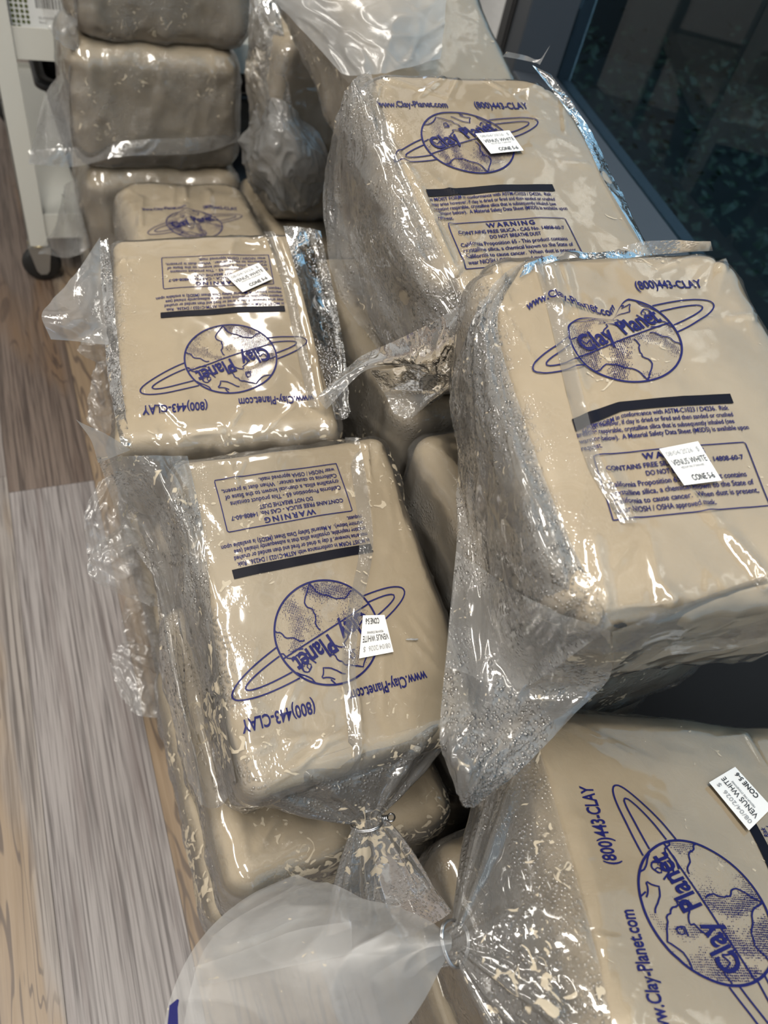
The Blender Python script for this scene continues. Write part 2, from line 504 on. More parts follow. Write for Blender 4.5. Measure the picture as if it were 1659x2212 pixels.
GC, GR = np.array([.487, .495]), .353
RA = math.atan2(.758 - .327, 1.181 + .132)      # tilt of the ring
def ring_pts(a, b, t0, t1, n=60):
    t = np.linspace(t0, t1, n)
    x = a * np.cos(t); y = b * np.sin(t)
    c, s = math.cos(RA), math.sin(RA)
    return np.stack([.5245 + x * c - y * s, .5425 + x * s + y * c], 1)
def clip_out(pts, front):
    """ring lines hidden behind the globe are dropped"""
    runs, cur = [], []
    for p in pts:
        if np.hypot(*(p - GC)) > GR * .995: cur.append(p)
        else:
            if len(cur) > 1: runs.append(cur)
            cur = []
    if len(cur) > 1: runs.append(cur)
    return runs
def jag(pts, seed, amp=.012, step=.025):
    r = np.random.RandomState(seed); out = []
    for a, b in zip(pts[:-1], pts[1:]):
        a = np.array(a); b = np.array(b); n = max(1, int(np.hypot(*(b - a)) / step))
        for i in range(n):
            out.append(a + (b - a) * i / n + r.uniform(-amp, amp, 2))
    out.append(np.array(pts[-1])); return np.array(out)
def G(x, y): return (GC[0] + GR * x, GC[1] + GR * y)
def logo_lines():
    P_ = []
    th = np.linspace(0, 2 * math.pi, 80)
    P_.append(ribbon(np.stack([GC[0] + GR * np.cos(th), GC[1] + GR * np.sin(th)], 1), .013))
    for a, b in ((.69, .135), (.60, .075)):
        for run in clip_out(ring_pts(a, b, 0, 2 * math.pi, 240), True):
            P_.append(ribbon(run, .010))
    P_.append(ribbon([G(-.93, -.34), G(.94, .30)], .010))
    land = [[G(-.98, .02), G(-.85, .1), G(-.75, -.05), G(-.62, .02), G(-.55, -.2)],
            [G(-.82, .55), G(-.6, .62), G(-.45, .78), G(-.2, .72), G(-.05, .55), G(.1, .42), G(.0, .28), G(-.22, .35), G(-.35, .12), G(-.3, -.02)],
            [G(-.1, .88), G(.1, .72), G(.3, .62), G(.34, .82), G(.12, .9)],
            [G(.12, .98), G(.2, .88)], [G(-.35, .62), G(-.28, .48), G(-.4, .45)],
            [G(.4, .5), G(.5, .38), G(.62, .42), G(.68, .6), G(.55, .68), G(.48, .55)],
            [G(.45, .9), G(.6, .72), G(.78, .6)], [G(.5, .3), G(.65, .28), G(.75, .38), G(.98, .2)], [G(.52, .18), G(.65, .2), G(.8, .26)],
            [G(-.70, -.68), G(-.48, -.52), G(-.3, -.6), G(-.12, -.7), G(.02, -.82), G(.1, -.98)],
            [G(.12, -.02), G(.2, -.2), G(.16, -.42), G(.28, -.6), G(.2, -.82), G(.1, -.98)],
            [G(.5, .1), G(.62, .02), G(.78, -.08), G(.9, -.22), G(.97, -.24)]]
    for i, q in enumerate(land): P_.append(ribbon(jag(q, i), .009))
    for (x, y, r) in ((.52, .55, .045), (.62, .5, .03), (-.33, .54, .05)):
        P_.append(ribbon(np.stack([G(x + r * math.cos(t), y + r * 1.3 * math.sin(t)) for t in np.linspace(0, 6.28, 10)]), .007))
    return merge(P_)
def logo_tone():
    n = 44; V, D, F, idx = [], [], [], {}
    g = np.linspace(-1, 1, n)
    for i in range(n):
        for j in range(n):
            x, y = g[i], g[j]
            if x * x + y * y < .985:
                below = y < -.02 + .342 * x
                if below: d = .36 if x < .18 - .2 * (y + .5) else .28
                elif x < -.30 + .25 * y: d = .34 - .15 * max(0, y)
                elif x < .15 and y < .5: d = .16
                else: d = 0.0
                idx[i, j] = len(V); V.append(G(x, y)); D.append(d)
    for i in range(n - 1):
        for j in range(n - 1):
            q = [(i, j), (i + 1, j), (i + 1, j + 1), (i, j + 1)]
            if all(k in idx for k in q):
                ids = [idx[k] for k in q]
                if max(D[k] for k in ids) > 0: F.append(tuple(ids))
    return np.array(V), F, np.array(D)
def bar_grid(x0, x1, y0, y1, nx=60, ny=5):
    X, Y = np.meshgrid(np.linspace(x0, x1, nx), np.linspace(y0, y1, ny), indexing='ij')
    return np.stack([X.ravel(), Y.ravel()], 1), [tuple(f) for f in grid_faces(nx, ny)]
LOGO_LINES = logo_lines()
LOGO_TONE = logo_tone()
LOGO_WORD = merge([put_text('Clay', *[G(-.78, -.22)[0], G(-.12, 0)[0]], G(0, -.24)[1], .135, .024, RA + .02),
                   put_text('Planet', *[G(.02, 0)[0], G(.86, 0)[0]], G(0, .06)[1], .135, .024, RA + .02)])
WEB = put_text('www.Clay-Planet.com', -.10, .47, .905, .075, .022)
PHONE = put_text('(800)443-CLAY', .70, 1.17, .905, .080, .022)
BAR = bar_grid(0, 1, -.055, .012)
SAFE_LINES = [('in MOIST FORM in conformance with ASTM-C1023 / D4236.  Risk', .0, .955), ('may arise however, if clay is dried or fired and then sanded or crushed', .0, .965),
              ('creating respirable, crystalline silica that is subsequently inhaled (see', .0, .955), ('warning below).  A Material Safety Data Sheet (MSDS) is available upon', .0, 1.03), ('request.', .0, .115)]
SAFETY = merge([put_text(s, a, b, -.098 - i * .0475, .033, .018) for i, (s, a, b) in enumerate(SAFE_LINES)])
BX0, BX1, BY0, BY1 = .055, .965, -.735, -.328
WARN = merge([ribbon([(BX0, BY0), (BX1, BY0), (BX1, BY1), (BX0, BY1)], .007, True),
              put_text('WARNING', .33, .70, -.385, .042, .03, 0, 1.35),
              put_text('CONTAINS FREE SILICA - CAS No. 14808-60-7', .10, .92, -.437, .032, .022),
              put_text('DO NOT BREATHE DUST', .32, .71, -.487, .032, .022),
              put_text('California Proposition 65 - This product contains', .085, .90, -.545, .035, .016),
              put_text('crystalline silica, a chemical known to the State of', .085, .925, -.597, .035, .016),
              put_text('California to cause cancer.  When dust is present,', .085, .935, -.649, .035, .016),
              put_text('wear NIOSH / OSHA approved mask.', .085, .66, -.701, .035, .016)])

# ------------------------------------------------------------------ clay bags
_boxcache = {}
def box_grid(w, l, h, res):
    """unwelded-free box surface points (centre origin) and quads"""
    key = (round(w, 4), round(l, 4), round(h, 4), res)
    if key in _boxcache: return _boxcache[key]
    nx, ny, nz = max(4, int(w / res)), max(4, int(l / res)), max(4, int(h / res))
    xs, ys, zs = np.linspace(-w / 2, w / 2, nx + 1), np.linspace(-l / 2, l / 2, ny + 1), np.linspace(-h / 2, h / 2, nz + 1)
    V, F, b = [], [], 0
    def add(A, B, mk, flip):
        nonlocal b
        g = np.array([[mk(p, q) for q in B] for p in A]).reshape(-1, 3)
        f = grid_faces(len(A), len(B), False, b)
        if flip: f = f[:, ::-1]
        V.append(g); F.append(f); b += len(g)
    for s in (-1, 1):
        add(xs, ys, lambda p, q: (p, q, s * h / 2), s < 0)
        add(xs, zs, lambda p, q: (p, s * l / 2, q), s > 0)
        add(ys, zs, lambda p, q: (s * w / 2, p, q), s < 0)
    V = np.vstack(V); F = np.vstack(F)
    key_ = np.round(V * 1e5).astype(np.int64)
    _, first, inv = np.unique(key_, axis=0, return_index=True, return_inverse=True)
    inv = inv.ravel()
    V = V[first]; F = inv[F]
    _boxcache[key] = (V, F)
    return V, F
def rounded(V, w, l, h, r):
    half = np.array([w, l, h]) / 2
    rr = min(r, half.min() * .95)
    q = np.clip(V, -(half - rr), half - rr)
    d = V - q; n = np.linalg.norm(d, axis=1); n = np.maximum(n, 1e-9)
    N = d / n[:, None]
    return q + rr * N, N

def block_surface(w, l, h, r, res, seed, bulge, lump, taper, rp=0.0):
    V, F = box_grid(w, l, h, res)
    P_, N = rounded(V, w, l, h, r)
    x, y, z = P_.T
    if rp > 0:                                   # round the corners seen from above
        half = np.array([w, l]) / 2 - rp
        xy = P_[:, :2]; q = np.clip(xy, -half, half); d = xy - q
        m = np.abs(d).max(1); ln = np.maximum(np.linalg.norm(d, axis=1), 1e-9)
        cor = (np.abs(d).min(1) > 1e-7)
        P_[cor, :2] = (q + d / ln[:, None] * m[:, None])[cor]
        nl = np.linalg.norm(N[:, :2], axis=1)
        N = N.copy(); N[cor, :2] = (d / ln[:, None] * nl[:, None])[cor]
        x, y, z = P_.T
    b = bulge * (1 - (2 * x / w) ** 2).clip(0) * (1 - (2 * y / l) ** 2).clip(0)
    P_ = P_ + np.stack([0 * x, 0 * x, np.sign(z) * np.where(z > 0, b, b * .3)], 1)
    lat = bulge * .6 * (1 - (2 * z / h) ** 2).clip(0)
    P_ = P_ + N * np.array([1, 1, 0]) * lat[:, None]
    P_[:, 0] *= 1 + taper * y / l
    P_ = P_ + N * (lump * pnoise(P_ * 14, seed) + lump * .5 * pnoise(P_ * 33, seed + 1))[:, None]
    P_[:, 2] += h / 2
    return P_, N, F

def fold_lines(P_, N, folds):
    d = np.zeros(len(P_))
    for a, b, ht, wd_ in folds:
        a = np.array(a); b = np.array(b); ab = b - a; L = ab @ ab
        t = np.clip(((P_ - a) @ ab) / L, 0, 1)
        q = a + t[:, None] * ab
        dist = np.linalg.norm(P_ - q, axis=1)
        d += ht * np.exp(-(dist / wd_) ** 2) * (1 - np.abs(2 * t - 1) ** 5)
    return d

def wet_mask(p, seed):
    return np.clip((pnoise(p * 24, seed + 20) + .5 * pnoise(p * 60, seed + 21)) * 4 + .75, 0, 1)
def smear_mask(p, seed):
    return np.clip(pnoise(p * 13, seed + 22) * 3 + .45, 0, 1.3)
class Bag: pass
ALLBAGS = {}
def make_bag(key, label, top, X, Y, w, l, h, r=.016, res=.0032, bulge=.004, lump=.003, taper=0.0, rp=0.0, seed=1, name='clay_bag',
             nfold=46, wet=None, smear=.5, haze=.10, loose=.004, folds=(), folds_px=(), haze_fn=None, group=None):
    X = np.asarray(X, float); X /= np.linalg.norm(X); Y = np.asarray(Y, float); Y -= (Y @ X) * X; Y /= np.linalg.norm(Y)
    Z = np.cross(X, Y)
    B = Bag(); B.w, B.l, B.h = w, l, h
    base = np.asarray(top, float) - Z * h
    B.M = frame(base, X, Y, Z); B.Mi = B.M.inverted()
    B.R = np.stack([X, Y, Z], 1); B.o = base
    B.root = empty(name, B.M)
    set_thing(B.root, label, 'clay bag', group)
    P_, N, F = block_surface(w, l, h, r, res * 1.6, seed, bulge, lump, taper, rp)
    mesh_from('clay_block', P_, F, M_CLAY, B.root)
    P_, N, F = block_surface(w, l, h, r, res, seed, bulge, lump, taper, rp)
    rr = np.random.RandomState(seed + 50)
    fl = list(folds)
    for pl, ht, wd_ in folds_px:
        q = [np.append(face_xy(B, *p), h) for p in pl]
        fl += [(a, b, ht, wd_) for a, b in zip(q[:-1], q[1:])]
    for i in range(nfold):
        topside = rr.rand() < .6
        if topside:
            a = np.array([rr.uniform(-w / 2, w / 2), rr.uniform(-l / 2, l / 2), h])
            # creases run towards the nearest corner or edge
            c = np.array([np.sign(a[0]) * w / 2, np.sign(a[1]) * l / 2, h])
            dr = (c - a) * rr.uniform(.3, 1) if rr.rand() < .6 else rr.normal(size=3) * np.array([.03, .05, 0])
            b = a + dr
        else:
            s = rr.randint(4)
            e = rr.uniform(-.5, .5)
            a = np.array([e * w, (s * 2 - 1) * l / 2, 0]) if s < 2 else np.array([((s - 2) * 2 - 1) * w / 2, e * l, 0])
            b = a + np.array([0, 0, h]) + np.array([rr.normal() * .02, rr.normal() * .02, 0]) * (np.array([1, 0, 0]) if s < 2 else np.array([0, 1, 0]))
            a[2] = h * rr.uniform(0, .5)
        fl.append((a, b, rr.uniform(.0006, .0022), rr.uniform(.0010, .0026)))
    sidem = 1 - np.clip(N[:, 2], 0, 1)
    off = .0005 + fold_lines(P_, N, fl)
    off += .0016 * ridged(P_ * np.array([22, 9, 22]), seed + 3) * (.2 + sidem)
    off += loose * sidem * (ridged(P_ * np.array([11, 11, 5]), seed + 5, 2) + .4 * ridged(P_ * np.array([30, 30, 9]), seed + 6, 2))
    Q = P_ + N * off[:, None]
    Q[:, 2] = np.maximum(Q[:, 2], -.0005)
    wt = wet(P_, N) if wet else np.clip(sidem * 1.2 - .2, 0, 1) * .8
    hz = haze + .10 * sidem + 18 * np.clip(off - .002, 0, .01)
    edge = np.clip(1 - np.abs(1 - np.abs(N[:, 2]) * 1.4), 0, 1)
    if haze_fn is not None: hz = hz + haze_fn(B, P_, N)
    wt = wt * wet_mask(P_, seed)
    hz = hz + .10 * wt
    mesh_from('plastic_wrap', Q, F, M_FILM, B.root, attrs={'haze': hz, 'wet': wt, 'smear': smear_mask(P_, seed) * smear * (.55 + .6 * sidem)})
    B.bvh = BVHTree.FromPolygons([tuple(v) for v in Q], [tuple(f) for f in F])
    ALLBAGS[key] = B
    return B

def to_local(B, P_):
    return (np.asarray(P_) - B.o) @ B.R

def conform(B, xy, lift, fallback=None):
    out = np.empty((len(xy), 3))
    dn = Vector((0, 0, -1))
    for i, (x, y) in enumerate(xy):
        hit = B.bvh.ray_cast(Vector((x, y, B.h + .1)), dn, .19)
        z = hit[0].z if hit[0] is not None else B.h * .8
        out[i] = (x, y, z + lift)
    return out

def face_xy(B, px, py):
    """where the line of sight through a photograph pixel meets the top of the bag, in the bag's own axes"""
    o = np.array([0, 0, CAMH]); d = ray(px, py)
    lo = (o - B.o) @ B.R; ld = d @ B.R
    t = (B.h + .003 - lo[2]) / ld[2]
    return (lo + ld * t)[:2]

def print_on(B, org, unit, parts='wplbsx', warp=None):
    """org: print origin (left end of the bar) in bag axes; unit: bar length"""
    def place(name, VF, mat, lift, parent=None, attrs=None):
        xy = (VF[0] if warp is None else warp(VF[0])) * unit + np.asarray(org)
        return mesh_from(name, conform(B, xy, lift), VF[1], mat, parent or B.root, smooth=False, attrs=attrs)
    if 'w' in parts: place('printed_web_address', WEB, M_INK, .0003)
    if 'p' in parts: place('printed_phone_number', PHONE, M_INK, .0003)
    if 'l' in parts:
        lg = place('printed_globe_logo', LOGO_LINES, M_INK, .0004)
        place('halftone_shading', LOGO_TONE[:2], M_HALF, .0002, lg, {'dens': LOGO_TONE[2]})
        place('logo_lettering', LOGO_WORD, M_INK, .0006, lg)
    if 'b' in parts: place('printed_black_bar', BAR, M_BAR, .0004)
    if 's' in parts: place('printed_safety_text', SAFETY, M_INK, .0003)
    if 'x' in parts: place('printed_warning_box', WARN, M_INK, .0003)

def sticker(B, quad, lift=.0022):
    """quad: four local xy corners: top-left, top-right, bottom-right, bottom-left as the label is read"""
    q = np.array(quad)
    def bl(s, t):  # s right, t up
        s = np.asarray(s)[:, None]; t = np.asarray(t)[:, None]
        return (1 - t) * ((1 - s) * q[3] + s * q[2]) + t * ((1 - s) * q[0] + s * q[1])
    n = 10
    S, T = np.meshgrid(np.linspace(0, 1, n), np.linspace(0, 1, n), indexing='ij')
    V = conform(B, bl(S.ravel(), T.ravel()), lift)
    zs = V[:, 2]; A = np.stack([S.ravel(), T.ravel(), np.ones(n * n)], 1)
    co, *_ = np.linalg.lstsq(A, zs, rcond=None)
    zfit = A @ co
    d = np.max(zs - zfit) * .95 + .0004
    V[:, 2] = zfit + d
    st = mesh_from('price_sticker', V, grid_faces(n, n), M_PAPER, B.root, smooth=True)
    st['label'] = 'white paper price sticker with black print'
    def txt(name, s, x0, x1, y, hh, bold, mat):
        v, f = put_text(s, x0, x1, y, hh, bold)
        xy = bl(v[:, 0], v[:, 1]); z = np.stack([v[:, 0], v[:, 1], np.ones(len(v))], 1) @ co + d + .0007
        return np.column_stack([xy, z]), f
    date = txt('', '08/04/2026  $', .06, .90, .76, .13, -.004, None)
    mesh_from('sticker_date', date[0], date[1], M_LABELGREY, st, smooth=False)
    a = [txt('', 'VENUS WHITE', .06, .94, .50, .16, .004, None), txt('', 'MEDIUM FIRE STONEWARE', .20, .80, .40, .06, 0, None), txt('', 'CONE 5-6', .30, .88, .08, .15, .02, None)]
    v, f = merge([(p[0], p[1]) for p in a])
    mesh_from('sticker_print', v, f, M_LABELINK, st, smooth=False)
    return st

# ---- loose film
def near(px, py, key, lift=0.0):
    """point on (or nearest to) a bag's wrap along a line of sight, raised by lift towards the viewer"""
    B = ALLBAGS[key]
    o = np.array([0, 0, CAMH]); d = ray(px, py); d = d / np.linalg.norm(d)
    lo = Vector((o - B.o) @ B.R); ld = Vector(d @ B.R)
    hit = B.bvh.ray_cast(lo, ld, 4.0)
    if hit[0] is not None: t = (hit[0] - lo).length
    else:
        best = (9, 0)
        c = np.linalg.norm(np.array(B.o) - o)
        for t_ in np.linspace(max(.1, c - .3), c + .3, 61):
            q = B.bvh.find_nearest(lo + ld * float(t_))
            if q[3] < best[0]: best = (q[3], t_)
        t = best[1]
    return o + d * (t - lift)
def pts(key, lst, lift=.006):
    """(x, y), (x, y, lift), (x, y, 'key', lift) or (x, y, ('z', height))"""
    out = []
    for q in lst:
        if len(q) == 2: out.append(near(q[0], q[1], key, lift))
        elif len(q) == 4: out.append(near(*q))
        elif isinstance(q[2], tuple): out.append(atz(q[0], q[1], q[2][1]))
        else: out.append(near(q[0], q[1], key, q[2]))
    return out
def catmull(ctrl, n):
    c = np.asarray(ctrl, float); m = len(c)
    t = np.linspace(0, m - 1, n); i = np.minimum(t.astype(int), m - 2); f = (t - i).reshape(-1, *([1] * (c.ndim - 1)))
    def g(k): 
        k = np.asarray(k)
        lo = (k < 0); hi = (k > m - 1)
        r = c[np.clip(k, 0, m - 1)]
        if lo.any(): r = np.where(lo.reshape(-1, *([1] * (c.ndim - 1))), 2 * c[0] - c[1], r)
        if hi.any(): r = np.where(hi.reshape(-1, *([1] * (c.ndim - 1))), 2 * c[-1] - c[-2], r)
        return r
    p0, p1, p2, p3 = g(i - 1), g(i), g(i + 1), g(i + 2)
    return .5 * ((2 * p1) + (-p0 + p2) * f + (2 * p0 - 5 * p1 + 4 * p2 - p3) * f ** 2 + (-p0 + 3 * p1 - 3 * p2 + p3) * f ** 3)
def resample_row(row, n):
    return catmull(np.asarray(row, float), n)
_hemi = None
def hemi():
    global _hemi
    if _hemi is None:
        V = [(0, 0, .62)]
        for (r, z) in ((.62, .42), (1.0, 0.0)):
            for k in range(7):
                t = 2 * math.pi * (k + .5 * (z > .1)) / 7; V.append((r * math.cos(t), r * math.sin(t), z))
        F = [(0, 1 + k, 1 + (k + 1) % 7) for k in range(7)]
        for k in range(7):
            F += [(1 + k, 8 + k, 8 + (k + 1) % 7), (1 + k, 8 + (k + 1) % 7, 1 + (k + 1) % 7)]
        _hemi = (np.array(V), np.array(F))
    return _hemi
def water_beads(film, g, n, seed, B):
    r_ = np.random.RandomState(seed + 200)
    N = grid_normals(g); nu, nv = g.shape[:2]
    hv, hf = hemi(); V, F = [], []; cnt = 0
    cam0 = np.array([0, 0, CAMH])
    ii = r_.uniform(0, nu - 1.01, n * 3); jj = r_.uniform(0, nv - 1.01, n * 3)
    i0 = ii.astype(int); j0 = jj.astype(int); fi = (ii - i0)[:, None]; fj = (jj - j0)[:, None]
    P_ = (1 - fi) * ((1 - fj) * g[i0, j0] + fj * g[i0, j0 + 1]) + fi * ((1 - fj) * g[i0 + 1, j0] + fj * g[i0 + 1, j0 + 1])
    keep = (wet_mask(to_local(B, P_), seed) > r_.uniform(.25, .9, n * 3))
    for p, nn in zip(P_[keep][:n], N[i0, j0][keep][:n]):
        if nn @ (cam0 - p) < 0: nn = -nn
        a = np.cross(nn, [.3, .5, .8]); a /= np.linalg.norm(a); b = np.cross(nn, a)
        s_ = .00035 + .0011 * r_.rand() ** 3
        V.append(p + s_ * (hv[:, :1] * a + hv[:, 1:2] * b * r_.uniform(.8, 1.3) + hv[:, 2:] * nn)); F.append(hf + cnt); cnt += len(hv)
    if not V: return
    o = mesh_from('water_beads', to_local(B, np.vstack(V)), np.vstack(F), M_WATER, film)
    o['kind'] = 'stuff'
def sheet(B, rows, name='loose_film', nu=70, nv=70, amp=.004, scale=22, seed=1, haze=.3, wet=.5, smear=.2, free=(1, 1, 1, 1), aniso=(1, 1), matte=0.0, beads=0):
    """rows of control points in world space -> crumpled film. free: amplitude at (first row, last row, first col, last col)"""
    k = max(len(r) for r in rows)
    g = np.stack([resample_row(r, nv) for r in rows])       # rows x nv x 3
    g = catmull(g, nu)                                        # nu x nv x 3
    N = grid_normals(g)
    a = np.linspace(0, 1, nu)[:, None]; b = np.linspace(0, 1, nv)[None, :]
    m = (free[0] + (1 - free[0]) * np.clip(a * 4, 0, 1)) * (free[1] + (1 - free[1]) * np.clip((1 - a) * 4, 0, 1)) \
        * (free[2] + (1 - free[2]) * np.clip(b * 4, 0, 1)) * (free[3] + (1 - free[3]) * np.clip((1 - b) * 4, 0, 1))
    p = g.reshape(-1, 3)
    su = np.linalg.norm(np.diff(g, axis=0), axis=2).mean() * nu; sv = np.linalg.norm(np.diff(g, axis=1), axis=2).mean() * nv
    A = np.repeat(a, nv, 1).ravel() * su * aniso[0]; Bc = np.repeat(b, nu, 0).ravel() * sv * aniso[1]
    q = np.stack([A, Bc, 0 * A], 1)
    warp = np.stack([pnoise(q * scale * .5, seed + 9), pnoise(q * scale * .5, seed + 10), 0 * A], 1) * .012
    q = q + warp
    d = amp * (pnoise(q * scale * .55, seed) * 1.0 + crumple(q, seed, scale * .7) * 1.1 + (ridged(q * scale * 2.3, seed + 2, 2.5) - .25) * .25)
    g = g + N * (d.reshape(nu, nv) * m)[..., None]
    loc = to_local(B, g.reshape(-1, 3))
    hz = np.full(nu * nv, haze) + 14 * np.abs(d).clip(0, .012) * haze
    hz *= 1 + .45 * pnoise(loc * 18, seed + 7)
    fo = mesh_from(name, loc, grid_faces(nu, nv), M_FILM, B.root, attrs={'haze': np.clip(hz + .14 * wet * wet_mask(loc, seed), 0, .9), 'wet': wet * wet_mask(loc, seed), 'smear': smear * smear_mask(loc, seed), 'matte': np.full(nu * nv, matte)})
    if beads: water_beads(fo, g, beads, seed, B)
    return fo

def neck(B, c0, a0, b0, tie, c1, a1, b1, name='gathered_neck', n=110, m1=46, m2=46, pleats=13, seed=1, haze0=.14, haze1=.34, wet=.5, smear=.5, sq=.45, ruffle=.014, tr=.009, bend=None):
    """film tube from the end of the block (ellipse axes a0, b0) to the tie and out to a flattened fan (a1, b1); world space"""
    c0, a0, b0, tie, c1, a1, b1 = [np.asarray(x, float) for x in (c0, a0, b0, tie, c1, a1, b1)]
    th = np.linspace(0, 2 * math.pi, n, endpoint=False)
    r_ = np.random.RandomState(seed)
    ph = r_.uniform(0, 6.28, 4)
    pl = (np.sin(pleats * th + 1.5 * np.sin(2 * th + ph[0])) + .6 * np.sin((pleats * 2 - 3) * th + ph[1]) + .5 * np.sin(5 * th + ph[2])) / 2.1
    def sq_ell(a, b, k):
        c, s = np.cos(th), np.sin(th)
        c2 = np.sign(c) * np.abs(c) ** k; s2 = np.sign(s) * np.abs(s) ** k
        return c2[:, None] * a + s2[:, None] * b
    rings, hz = [], []
    ax = a0 / np.linalg.norm(a0); bx = b0 / np.linalg.norm(b0)
    t1 = (c0 - tie); 
    for i in range(m1):
        s = i / (m1 - 1)
        e = s ** 1.15
        c = c0 + (tie - c0) * s
        if bend is not None: c = c + np.asarray(bend) * 4 * s * (1 - s)
        k = sq + (1 - sq) * s
        f = (1 - e) ** .9
        ra, rb = np.linalg.norm(a0) * f + tr * (1 - f), np.linalg.norm(b0) * f + tr * (1 - f)
        R_ = sq_ell(ax * ra, bx * rb, k)
        amp = .26 * s ** .8 * (1 - .2 * s)
        noise = .10 * pnoise(np.stack([np.cos(th) * 2, np.sin(th) * 2, np.full(n, s * 4)], 1) * 1.6, seed) * math.sin(math.pi * s)
        rings.append(c + R_ * (1 + amp * pl + noise)[:, None]); hz.append(np.full(n, haze0 + (haze1 - haze0) * s))
    ax1 = a1 / np.linalg.norm(a1); bx1 = b1 / np.linalg.norm(b1)
    for i in range(1, m2):
        s = i / (m2 - 1)
        c = tie + (c1 - tie) * s
        f = s ** .85
        ra, rb = tr + (np.linalg.norm(a1) - tr) * f, tr + (np.linalg.norm(b1) - tr) * f
        axm = ax * (1 - f) + ax1 * f; bxm = bx * (1 - f) + bx1 * f
        R_ = sq_ell(axm * ra, bxm * rb, 1.0)
        amp = .26 * (1 - s) 
        ruf = ruffle * s * np.sin(4 * th + ph[3] + 2 * s) + ruffle * .6 * s * pnoise(np.stack([np.cos(th) * 3, np.sin(th) * 3, np.full(n, s * 2)], 1), seed + 4) * 2
        rings.append(c + R_ * (1 + amp * pl)[:, None] + bxm * ruf[:, None]); hz.append(np.full(n, haze1))
    g = np.array(rings)
    loc = to_local(B, g.reshape(-1, 3))
    hz = np.concatenate(hz)
    nn = len(loc)
    o = mesh_from(name, loc, grid_faces(len(g), n, True), M_FILM, B.root, attrs={'haze': hz, 'wet': wet * wet_mask(loc, seed), 'smear': smear * smear_mask(loc, seed)})
    return o

def wire_tie(B, tie, axis, r=.0105, tail=None, seed=1):
    tie = np.asarray(tie, float); axis = np.asarray(axis, float); axis /= np.linalg.norm(axis)
    a = np.cross(axis, [0.2, .1, 1]); a /= np.linalg.norm(a); b = np.cross(axis, a)
    t = np.linspace(0, 4 * math.pi, 70)
    pts = [tie + r * (1 + .06 * math.sin(3 * q)) * (math.cos(q) * a + math.sin(q) * b) + axis * (.0011 * (q / 6.28 - .5)) for q in t]
    V, F = tube_arrays([p for p in to_local(B, np.array(pts))], .00075, 7)
    o = mesh_from('wire_tie', V, F, M_WIRE, B.root)
    if tail is not None:
        tail = np.asarray(tail, float); d = tail - tie; d /= np.linalg.norm(d)
        side = np.cross(d, axis); side /= np.linalg.norm(side)
        p0 = tie + d * r * .9
        L = np.linalg.norm(tail - p0)
        pts = []
        for q in np.linspace(0, 1, 40):                        # twisted part
            ang = q * 6 * math.pi
            pts.append(p0 + d * L * .45 * q + .0016 * (math.cos(ang) * side + math.sin(ang) * axis))
        c = p0 + d * L * .74
        for q in np.linspace(-math.pi, math.pi * .92, 36):      # end loop
            pts.append(c + d * L * .28 * math.cos(q) + side * .0045 * math.sin(q))
        V, F = tube_arrays(to_local(B, np.array(pts)), .0007, 7)
        mesh_from('wire_tail', V, F, M_WIRE, o)
    return o

TPL = .11
def bag_from_print(key, label, cen, X, Y, pc, dims, unit=TPL, parts='wplbsx', printing=True, warp=None, **kw):
    """cen: world point of template point (.52,.12); pc: block centre in template units; dims w,l,h in metres"""
    X = RZ @ np.array(X, float); X /= np.linalg.norm(X); Y = RZ @ np.array(Y, float); Y -= (Y @ X) * X; Y /= np.linalg.norm(Y); cen = RZ @ np.array(cen)
    top = np.array(cen) + X * (pc[0] - .52) * unit + Y * (pc[1] - .12) * unit
    B = make_bag(key, label, top - np.cross(X, Y) * (kw.get('bulge', .004) * .7), X, Y, *dims, **kw)
    if printing: print_on(B, (-pc[0] * unit, -pc[1] * unit), unit, parts, warp)
    return B

def px_sticker(B, quad):
    return sticker(B, [face_xy(B, *q) for q in quad])
def room_bag(key, label, u, v, z0, w, l, h, yaw=0.0, **kw):
    c, s = math.cos(yaw), math.sin(yaw)
    X = UX * c + VX * s; Y = -UX * s + VX * c
    return make_bag(key, label, uv(u, v, z0 + h), X, Y, w, l, h, **kw)

# --- the five printed bags on top
def wet_left(P_, N): return np.clip(-N[:, 0] * 1.6, 0, 1) + .35 * np.clip(-P_[:, 0] / .09 - .55, 0, 1) * (N[:, 2] > .5)
def wet_right(P_, N): return np.clip(N[:, 0] * 1.6, 0, 1) + .8 * np.clip(P_[:, 0] / .09 - .6, 0, 1) * (N[:, 2] > .5)
L = bag_from_print('L', 'clay bag whose upside-down print sits under a tilted sticker, in front of the white cart', (-.183, .525, .536), (-.908, -.404, -.107), (.417, -.897, -.148),
                   (.56, .07), (.180, .253, .112), seed=3, res=.0024, wet=wet_right, bulge=.006, r=.011, smear=.35, haze=.06, folds_px=[([(240, 560), (305, 560)], .0015, .003), ([(275, 790), (440, 560)], .0022, .0022), ([(280, 770), (330, 660)], .002, .002), ([(600, 500), (640, 600), (680, 760), (700, 880)], .003, .002), ([(575, 500), (620, 640), (668, 800)], .002, .002), ([(290, 900), (330, 870), (390, 930)], .003, .003), ([(520, 880), (490, 920), (400, 930)], .003, .003), ([(640, 870), (560, 930)], .002, .002)])
px_sticker(L, [(490, 607), (559, 576), (589, 611), (525, 642)])
